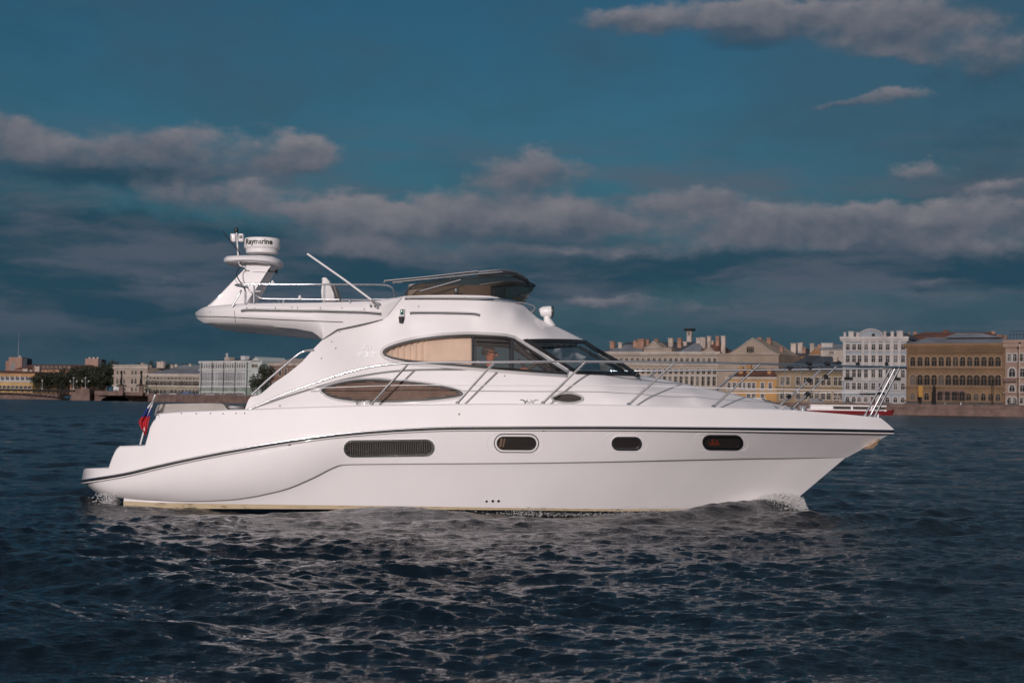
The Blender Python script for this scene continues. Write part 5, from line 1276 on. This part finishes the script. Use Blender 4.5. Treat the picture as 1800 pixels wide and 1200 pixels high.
br = Building('brown_mansion', 'brown mansion with a flat cornice half hidden by the yacht and a dark tree', 'building', 474, 620, 640, 750, 715, 20, STONE('brown_mansion_wall', (.19, .115, .085), .2, .1))
br.windows(ev(482, 600, 13), 660, 648, 1.6, False, .3, M['cream_trim']); br.windows(ev(482, 600, 13), 684, 671, 1.6, False, .3, M['cream_trim']); br.cornice(640, .8, .7, M['pale_stack']); br.hip(629, M['pale_stack'], inset=3)

# --- the stone bridge end and iron span ----------------------------------
bd = 806
br_root = empty('bridge', gpt(128, bd) - Vector((0, 0, GZ))); tag(br_root, 'granite bridge end with one low arch carrying an iron span to the west', 'bridge'); br_root['label'] = 'granite bridge end with one low arch carrying a dark iron span'
def bx_(u): return (at(u, 700, bd).x - at(128, 700, bd).x)
zt = zat(190, 686.5, bd); P = [(bx_(166), -2)]
ax0, ax1, az = bx_(177), bx_(229), zat(203, 695.5, bd)
P = [(bx_(166), -2), (bx_(166), zt), (bx_(247), zt - .6), (bx_(290), GZ + .6), (bx_(290), -2), (ax1, -2)] + [((ax0 + ax1) / 2 + (ax1 - ax0) / 2 * math.cos(t), -1 + (az + 1) * math.sin(t) ** .8) for t in np.linspace(.02, math.pi - .02, 15)] + [(ax0, -2)]
bm = bmesh.new(); a = [bm.verts.new((x, 0, z)) for x, z in P]; c = [bm.verts.new((x, 24, z)) for x, z in P]; n = len(P)
bm.faces.new(a); bm.faces.new(c[::-1])
for i in range(n): bm.faces.new((a[i], a[(i + 1) % n], c[(i + 1) % n], c[i]))
bmesh.ops.triangulate(bm, faces=bm.faces[:]); obj('arch_span', bm, M['granite'], br_root)
bm = bmesh.new(); tube(bm, [((ax0 + ax1) / 2 + (ax1 - ax0) / 2 * 1.04 * math.cos(t), -.2, -1 + (az + 1.35) * math.sin(t) ** .8) for t in np.linspace(.1, math.pi - .1, 20)], .35, 4); obj('arch_ring', bm, STONE('ring_stone', (.22, .15, .125)), br_root)
bm = bmesh.new(); zp = zat(148, 683, bd)
for (x0, x1, y, z0_, z1_) in ((bx_(128), bx_(160), -3, -2, zat(148, 688.5, bd)), (bx_(134), bx_(159), -2.6, zat(148, 688.5, bd) + .01, zp), (bx_(126), bx_(161), -3.3, -2.01, .9)): box(bm, (x0, y, z0_), (x1, 26, z1_))
obj('bridge_pier', bm, M['granite'], br_root)
bm = bmesh.new(); zd = zat(60, 684, bd)
box(bm, (bx_(-200), 1, zd - 1.0), (bx_(128), 22, zd)); obj('iron_deck', bm, M['black_iron'], br_root)
bm = bmesh.new(); arc = [(bx_(u), 1.2, zat(u, v, bd)) for u, v in ((-200, 706), (-90, 695), (0, 692), (60, 695), (100, 699), (128, 704))]; arc = [Vector(q) for q in catmull(arc, 5)]
tube(bm, arc, .35, 4)
for i, q in enumerate(arc[::1]): tube(bm, [q, (q.x, 1.2, zd - .9)], .14, 4)
for q, q2 in zip(arc, arc[1:]): tube(bm, [q, (q2.x, 1.2, zd - .9)], .10, 4)
obj('iron_arch', bm, M['black_iron'], br_root)
bm = bmesh.new()
for i in range(46): x = bx_(-200) + i * (bx_(128) - bx_(-200)) / 45; tube(bm, [(x, 1.3, zd), (x, 1.3, zd + 1.1)], .09, 4)
tube(bm, [(bx_(-200), 1.3, zd + 1.1), (bx_(128), 1.3, zd + 1.1)], .1, 4); obj('railing', bm, M['black_iron'], br_root)
# lamps and the two lantern obelisks
def lamp(u, vt, vb, dd, label, arms=True):
    p = at(u, vb, dd); h = at(u, vt, dd).z - p.z; e = empty('street_lamp', p); tag(e, label, 'street lamp', 'ornate lamps along the bridge')
    bm = bmesh.new(); tube(bm, [(0, 0, 0), (0, 0, h * .12), (0, 0, h * .2), (0, 0, h * .9)], [.5, .4, .16, .12], 8); obj('post', bm, M['steel'], e)
    for (dx, z) in (((0, h * .95),) + (((-1.6, h * .66), (1.6, h * .66)) if arms else ())):
        bm = bmesh.new(); tube(bm, [(dx, 0, z - .5), (dx, 0, z - .2), (dx, 0, z + .3), (dx, 0, z + .5)], [.15, .42, .38, .1], 8); obj('lamp_globe', bm, M['white_trim'], e, 60)
    if arms: bm = bmesh.new(); tube(bm, [(-1.6, 0, h * .6), (-.8, 0, h * .5), (0, 0, h * .58), (.8, 0, h * .5), (1.6, 0, h * .6)], .09, 5); obj('arm', bm, M['steel'], e)
lamp(129, 663, 684, bd - 4, 'three globed street lamp at the end of the iron span'); lamp(150, 663, 683, bd - 2, 'three globed street lamp standing on the granite bridge pier')
lamp(260, 664, 692, bd - 6, 'single globed street lamp before the olive palace', False); lamp(74, 668, 684, bd, 'slim street lamp on the iron span before the yellow palace', False)
for (u, lb) in ((213, 'dark lantern obelisk above the low bridge arch'), (248, 'dark lantern obelisk on a granite pedestal beside the olive palace')):
    p = at(u, 690, bd - 2); s = F / bd; e = empty('obelisk', p); tag(e, lb, 'obelisk', 'lantern obelisks at the bridge head')
    bm = bmesh.new(); box(bm, (-1, -1, -2), (1, 1, 3.6)); obj('pedestal', bm, M['granite'], e)
    bm = bmesh.new(); tube(bm, [(0, 0, 3.6), (0, 0, 4.5), (0, 0, 9.8), (0, 0, 10.1), (0, 0, 10.9)], [.75, .55, .35, .6, .1], 8); obj('shaft', bm, M['black_iron'], e)
    bm = bmesh.new(); tube(bm, [(-2.4, 0, 3.2), (-1, 0, 3.9), (0, 0, 3.7), (1, 0, 3.9), (2.4, 0, 3.2)], [.4, .25, .3, .25, .4], 6); obj('lantern_arm', bm, M['black_iron'], e)

# --- trees ----------------------------------------------------------------
lm = bpy.data.materials.new('leaves'); lm.use_nodes = True; T = NT(lm.node_tree); b = T.n['Principled BSDF']; b.inputs['Roughness'].default_value = .7
oi = T.new('ShaderNodeNewGeometry').outputs['Random Per Island']
T.put(b.inputs['Base Color'], T.mix(oi, (.010, .015, .007), (.030, .036, .015)))
tm = mat('bark', (.05, .035, .025), .9)
def crown_mesh(seed, n=1500):
    rn = random.Random(seed); V, Fc = [], []
    lobes = [(Vector((rn.uniform(-.55, .55), rn.uniform(-.55, .55), rn.uniform(-.35, .62))), rn.uniform(.26, .50)) for _ in range(15)]
    for i in range(n):
        c, r_ = rn.choice(lobes); dv = Vector((rn.gauss(0, 1), rn.gauss(0, 1), rn.gauss(0, 1))).normalized()
        p = c + dv * r_ * rn.uniform(.55, 1.05) * (1 + .25 * noise.noise(c * 5 + dv * 2)); s = rn.uniform(.035, .08)
        e1 = Vector((rn.gauss(0, 1), rn.gauss(0, 1), rn.gauss(0, 1))).normalized(); e2 = dv.cross(e1).normalized()
        b_ = len(V); V += [p - e1 * s, p + e2 * s * .7, p + e1 * s, p - e2 * s * .7]; Fc.append((b_, b_ + 1, b_ + 2, b_ + 3))
    me = bpy.data.meshes.new('crown'); me.from_pydata(V, [], Fc); me.materials.append(lm); return me
crowns = [crown_mesh(i) for i in range(4)]
def trunk_mesh():
    bm = bmesh.new(); tube(bm, [(0, 0, -.95), (.02, 0, -.5), (0, .02, 0), (.03, 0, .4)], [.06, .045, .035, .015], 7)
    for i in range(6):
        a = i * 1.1; tube(bm, [(.01, 0, -.35 + i * .08), (.25 * math.cos(a), .25 * math.sin(a), 0 + i * .07), (.45 * math.cos(a), .45 * math.sin(a), .2 + i * .05)], [.025, .016, .006], 5)
    me = bpy.data.meshes.new('trunk'); bm.to_mesh(me); bm.free(); me.materials.append(tm); return me
trk = trunk_mesh()
def tree(u, vt, vb, dd, wpx, label, k=0, group='trees along the embankment'):
    p = gpt(u, dd); top = zat(u, vt, dd); bot = min(GZ, zat(u, vb, dd)) if vb > 690 else GZ; h = (top - bot) / 2
    e = empty('tree', (p.x, p.y, bot)); tag(e, label, 'tree', group); w = wpx / (F / dd) / 2
    for nm_, me_ in (('crown', crowns[k % 4]), ('trunk', trk)):
        o = bpy.data.objects.new(nm_, me_); COL.objects.link(o); o.parent = e; o.location = (0, 0, h * .98); o.scale = (w * 1.15, w * 1.1, h); o.rotation_euler = (0, 0, k * 1.7)
TL = [(67, 655, 30, 'small rounded tree at the near end of the dark grove by the yellow palace'), (84, 650, 38, 'broad dark tree second along the grove from the yellow palace'), (102, 646, 40, 'dark tree in front of the dull red roof'), (120, 643, 40, 'dense dark tree behind the granite bridge pier lamps'), (138, 640, 42, 'tall dark tree just below the pinkish block'),
      (156, 637, 46, 'tallest dark tree in the middle of the grove under the pinkish block'), (174, 636, 44, 'tall dark tree to the side of the pinkish block'), (189, 634.5, 36, 'dark tree touching the wall of the beige corner palace')]
for i, (u, vt, w, lb) in enumerate(TL): tree(u, vt, 690, 870 + 6 * (i % 3), w, lb, i, 'dark grove beyond the bridge')
for i, (u, vt, w, lb) in enumerate([(110, 650, 50, 'wide low tree filling the front of the grove behind the bridge lamp'), (150, 652, 56, 'wide low tree at the foot of the grove behind the granite pier'), (182, 655, 44, 'low spreading tree at the foot of the beige corner palace')]): tree(u, vt, 690, 845, w, lb, i + 1, 'dark grove beyond the bridge')
for i, (u, vt, w, lb) in enumerate([(197, 627.5, 26, 'bare topped tree poking over the grove next to the pinkish block'), (222, 634, 26, 'far treetop above the beige parapet'), (247, 630, 22, 'round far treetop above the beige palace chimneys'), (270, 629.5, 24, 'round far treetop between the beige palace and the grey roof'), (298, 633.5, 30, 'low far treetop above the broad grey metal roof'), (325, 632.5, 26, 'far treetop next to the pale five storey palace'), (355, 631, 22, 'far treetop peeping behind the pale palace roof')]): tree(u, vt, 690, 960, w, lb, i, 'far treetops behind the palaces')
tree(452, 655, 699, 752, 30, 'dark tree leaning against the white gable end', 2); tree(466, 634, 699, 748, 34, 'tall dark tree beside the brown mansion and the yacht stern rail', 1)

# --- vehicles, boat, small things ----------------------------------------
def car(u, dd, col, label, ln=4.4, hh=1.45, van=False):
    dd = qd(u) + (7 if ln < 5 else 8) if u != 209 else dd
    p = gpt(u, dd); e = empty('parked_car', p, random.uniform(-.05, .02) - .1); tag(e, label, 'van' if van else 'car', 'cars along the embankment road')
    mm = mat('car_paint', col, .3, coat=.5); bm = bmesh.new(); w = .85
    pr = [(-.5, .35), (.5, .35), (.5, .62), (.46, .70), (.27, .76), (.14, 1.0), (-.24, 1.0), (-.38, .76), (-.5, .70)] if not van else [(-.5, .2), (.5, .2), (.5, .45), (.42, .55), (.33, 1.0), (-.5, 1.0)]
    a = [bm.verts.new((x * ln, -w, z * hh)) for x, z in pr]; c = [bm.verts.new((x * ln, w, z * hh)) for x, z in pr]; n = len(pr)
    bm.faces.new(a); bm.faces.new(c[::-1])
    for i in range(n): bm.faces.new((a[i], a[(i + 1) % n], c[(i + 1) % n], c[i]))
    bmesh.ops.bevel(bm, geom=bm.edges[:], offset=.06, segments=2, affect='EDGES'); obj('body', bm, mm, e, 40)
    bm = bmesh.new(); wq = [(.22, .78), (.12, .96), (-.22, .96), (-.33, .78)] if not van else [(.36, .62), (.30, .9), (.1, .9), (.1, .62)]
    for s in (-1, 1): V = [bm.verts.new((x * ln, s * (w + .02), z * hh)) for x, z in wq]; bm.faces.new(V)
    obj('side_window', bm, M['pane'], e)
    for x in (-.31, .31):
        for s in (-1, 1): bm = bmesh.new(); tube(bm, [(x * ln, s * (w - .12), .32), (x * ln, s * (w + .03), .32)], .32, 12); obj('wheel', bm, M['black'], e)
for u, dd, c, lb, vn in ((1724, 542, (.02, .02, .024), 'dark car parked before the plinth of the brown palace', 0), (1781, 533, (.015, .015, .018), 'black car parked before the pinkish mansion', 0), (1601, 552, (.03, .03, .035), 'dark car at the corner of the palace and the pale blue house', 0), (1557, 555, (.02, .022, .025), 'dark car before the pale blue town house', 0), (1492, 560, (.05, .05, .055), 'grey car before the tan house end of the pale blue town house', 0), (1436, 569, (.10, .10, .11), 'grey van before the tan house doorway', 1), (1350, 577, (.02, .02, .022), 'dark car below the yellow house', 0), (1336, 578, (.4, .4, .4), 'white van below the yellow house', 1),
    (290, 792, (.05, .07, .12), 'blue car before the olive palace near the bridge', 0), (306, 788, (.35, .37, .4), 'pale car before the olive palace', 0), (318, 785, (.03, .05, .11), 'dark blue car in the line before the olive palace', 0), (331, 782, (.03, .06, .13), 'blue van at the end of the olive palace', 1), (344, 779, (.02, .04, .10), 'navy car at the corner of olive and pale palaces', 0), (370, 772, (.3, .32, .35), 'silver car under the pale five storey palace', 0), (404, 765, (.03, .03, .04), 'black car under the middle of the pale palace', 0), (425, 760, (.2, .2, .22), 'grey car under the white gable end', 0), (209, 806, (.5, .5, .5), 'white van crossing the low bridge arch', 1)):
    car(u, dd, c, lb, 4.4 if not vn else 5.2, 1.45 if not vn else 2.3, bool(vn))
    if u == 209: bpy.data.objects[[o.name for o in bpy.data.objects if o.name.startswith('parked_car')][-1]].location.z = zat(209, 687, 806)
# flagpole and yellow banner by the palace
p = gpt(1792, 527); e = empty('flagpole', p); tag(e, 'tall pale flagpole standing before the pinkish mansion', 'flagpole')
bm = bmesh.new(); tube(bm, [(0, 0, 0), (0, 0, zat(1792, 604, 527) - GZ)], [.22, .14], 8); obj('pole', bm, M['pale_stack'], e); bm = bmesh.new(); tube(bm, [(0, 0, zat(1792, 604, 527) - GZ), (0, 0, zat(1792, 601, 527) - GZ)], [.4, .3], 8); obj('finial', bm, M['black_iron'], e)
p = gpt(1618, 543); e = empty('banner_stand', p); tag(e, 'narrow upright yellow banner on a dark post before the brown palace', 'banner')
bm = bmesh.new(); box(bm, (-.7, -.15, 3.2), (.7, .15, 6.8)); obj('banner', bm, mat('banner_yellow', (.33, .17, .02), .6), e); bm = bmesh.new(); box(bm, (-.25, -.1, 0), (.25, .1, 3.19)); obj('post', bm, M['black_iron'], e)
for (u, dd, lb) in ((1745.5, 531, 'black lamp post before the far bays of the brown palace'), (1642, 541, 'thick dark column beside the arched palace doorways')):
    p = gpt(u, dd); e = empty('lamp_post', p); tag(e, lb, 'lamp post'); th_ = .12 if u > 1700 else .55; hh = 8.5 if u > 1700 else 6.5
    bm = bmesh.new(); tube(bm, [(0, 0, 0), (0, 0, hh * .1), (0, 0, hh)], [th_ * 2, th_ * 1.2, th_], 8); obj('post', bm, M['black_iron'], e); bm = bmesh.new(); tube(bm, [(0, 0, hh), (0, 0, hh + .4), (0, 0, hh + .7)], [.2, .35, .1], 8); obj('lantern', bm, M['black_iron'], e)
# red and white river boat moored under the quay
rd = 470; p = at(1500, 700, rd); e = empty('river_boat', (p.x, p.y, 0), -.06); tag(e, 'low red and white river excursion boat with long dark windows passing the far quay', 'river boat')
W_ = lambda u: (u - 1500) / F * rd
bm = bmesh.new(); st_ = [(W_(1415), 1.9, 1.1), (W_(1430), 2.3, 1.15), (W_(1520), 2.4, 1.15), (W_(1550), 2.0, 1.3), (W_(1566), 1.0, 1.55), (W_(1572), .05, 1.7)]
rows = [[bm.verts.new(q) for q in ((x, -h, z), (x - (.8 if i == 5 else 0), -h * .8, -.3), (x - (.8 if i == 5 else 0), h * .8, -.3), (x, h, z))] for i, (x, h, z) in enumerate(st_)]
for A_, B_ in zip(rows, rows[1:]):
    for k in range(4): bm.faces.new((A_[k], A_[(k + 1) % 4], B_[(k + 1) % 4], B_[k]))
bm.faces.new(rows[0]); obj('hull', bm, mat('boat_red', (.17, .014, .016), .4, coat=.3), e)
bm = bmesh.new(); rbox(bm, (W_(1418), -1.9, 1.12), (W_(1556), 1.9, 1.5), .08); obj('deck_house', bm, M['white_plastic'], e)
bm = bmesh.new(); rbox(bm, (W_(1464), -1.8, 1.51), (W_(1552), 1.8, 2.35), .1); obj('window_strip', bm, M['dark_glass'], e)
bm = bmesh.new(); rbox(bm, (W_(1424), -1.95, 2.36), (W_(1556), 1.95, 2.75), .12); obj('roof', bm, M['white_plastic'], e)
bm = bmesh.new(); rbox(bm, (W_(1424), -1.85, 1.51), (W_(1463.8), 1.85, 2.35), .1); obj('saloon', bm, M['white_plastic'], e)
for u in (1496, 1530): bm = bmesh.new(); box(bm, (W_(u) - .25, -1.88, 1.5), (W_(u) + .25, -1.81, 2.36)); obj('window_post', bm, M['white_plastic'], e)
# people on the quay
for (u, dd, lb) in ((1661, 545, 'person in white standing before the arched palace doorways'), (1689, 542, 'person in pale clothes walking past the palace doorways')):
    p = gpt(u, dd); e = empty('person', p); tag(e, lb, 'person')
    Vp = [(0, 0, .92, .15, .12), (0, 0, 1.2, .14, .11), (0, 0, 1.42, .10, .09), (0, 0, 1.52, .055), (0, 0, 1.62, .09), (0, 0, 1.72, .08)]; Ep = [(i, i + 1) for i in range(5)]
    for s in (-1, 1):
        b_ = len(Vp); Vp += [(.0, s * .19, 1.40, .06), (.02, s * .24, 1.12, .045), (.10, s * .24, .86, .035), (.12, s * .24, .76, .03)]; Ep += [(2, b_), (b_, b_ + 1), (b_ + 1, b_ + 2), (b_ + 2, b_ + 3)]
        b_ = len(Vp); Vp += [(.05 * s, s * .1, .8, .09), (.10 * s, s * .1, .48, .06), (.08 * s, s * .1, .08, .045), (.08 * s + .14, s * .1, .04, .035)]; Ep += [(0, b_), (b_, b_ + 1), (b_ + 1, b_ + 2), (b_ + 2, b_ + 3)]
    skin_body('body', Vp, Ep, M['cloth_white'], e, 0, 1)
    bm = bmesh.new(); bmesh.ops.create_uvsphere(bm, u_segments=8, v_segments=6, radius=.1, matrix=Matrix.Translation((-.01, 0, 1.72))); obj('hair', bm, M['hair'], e)
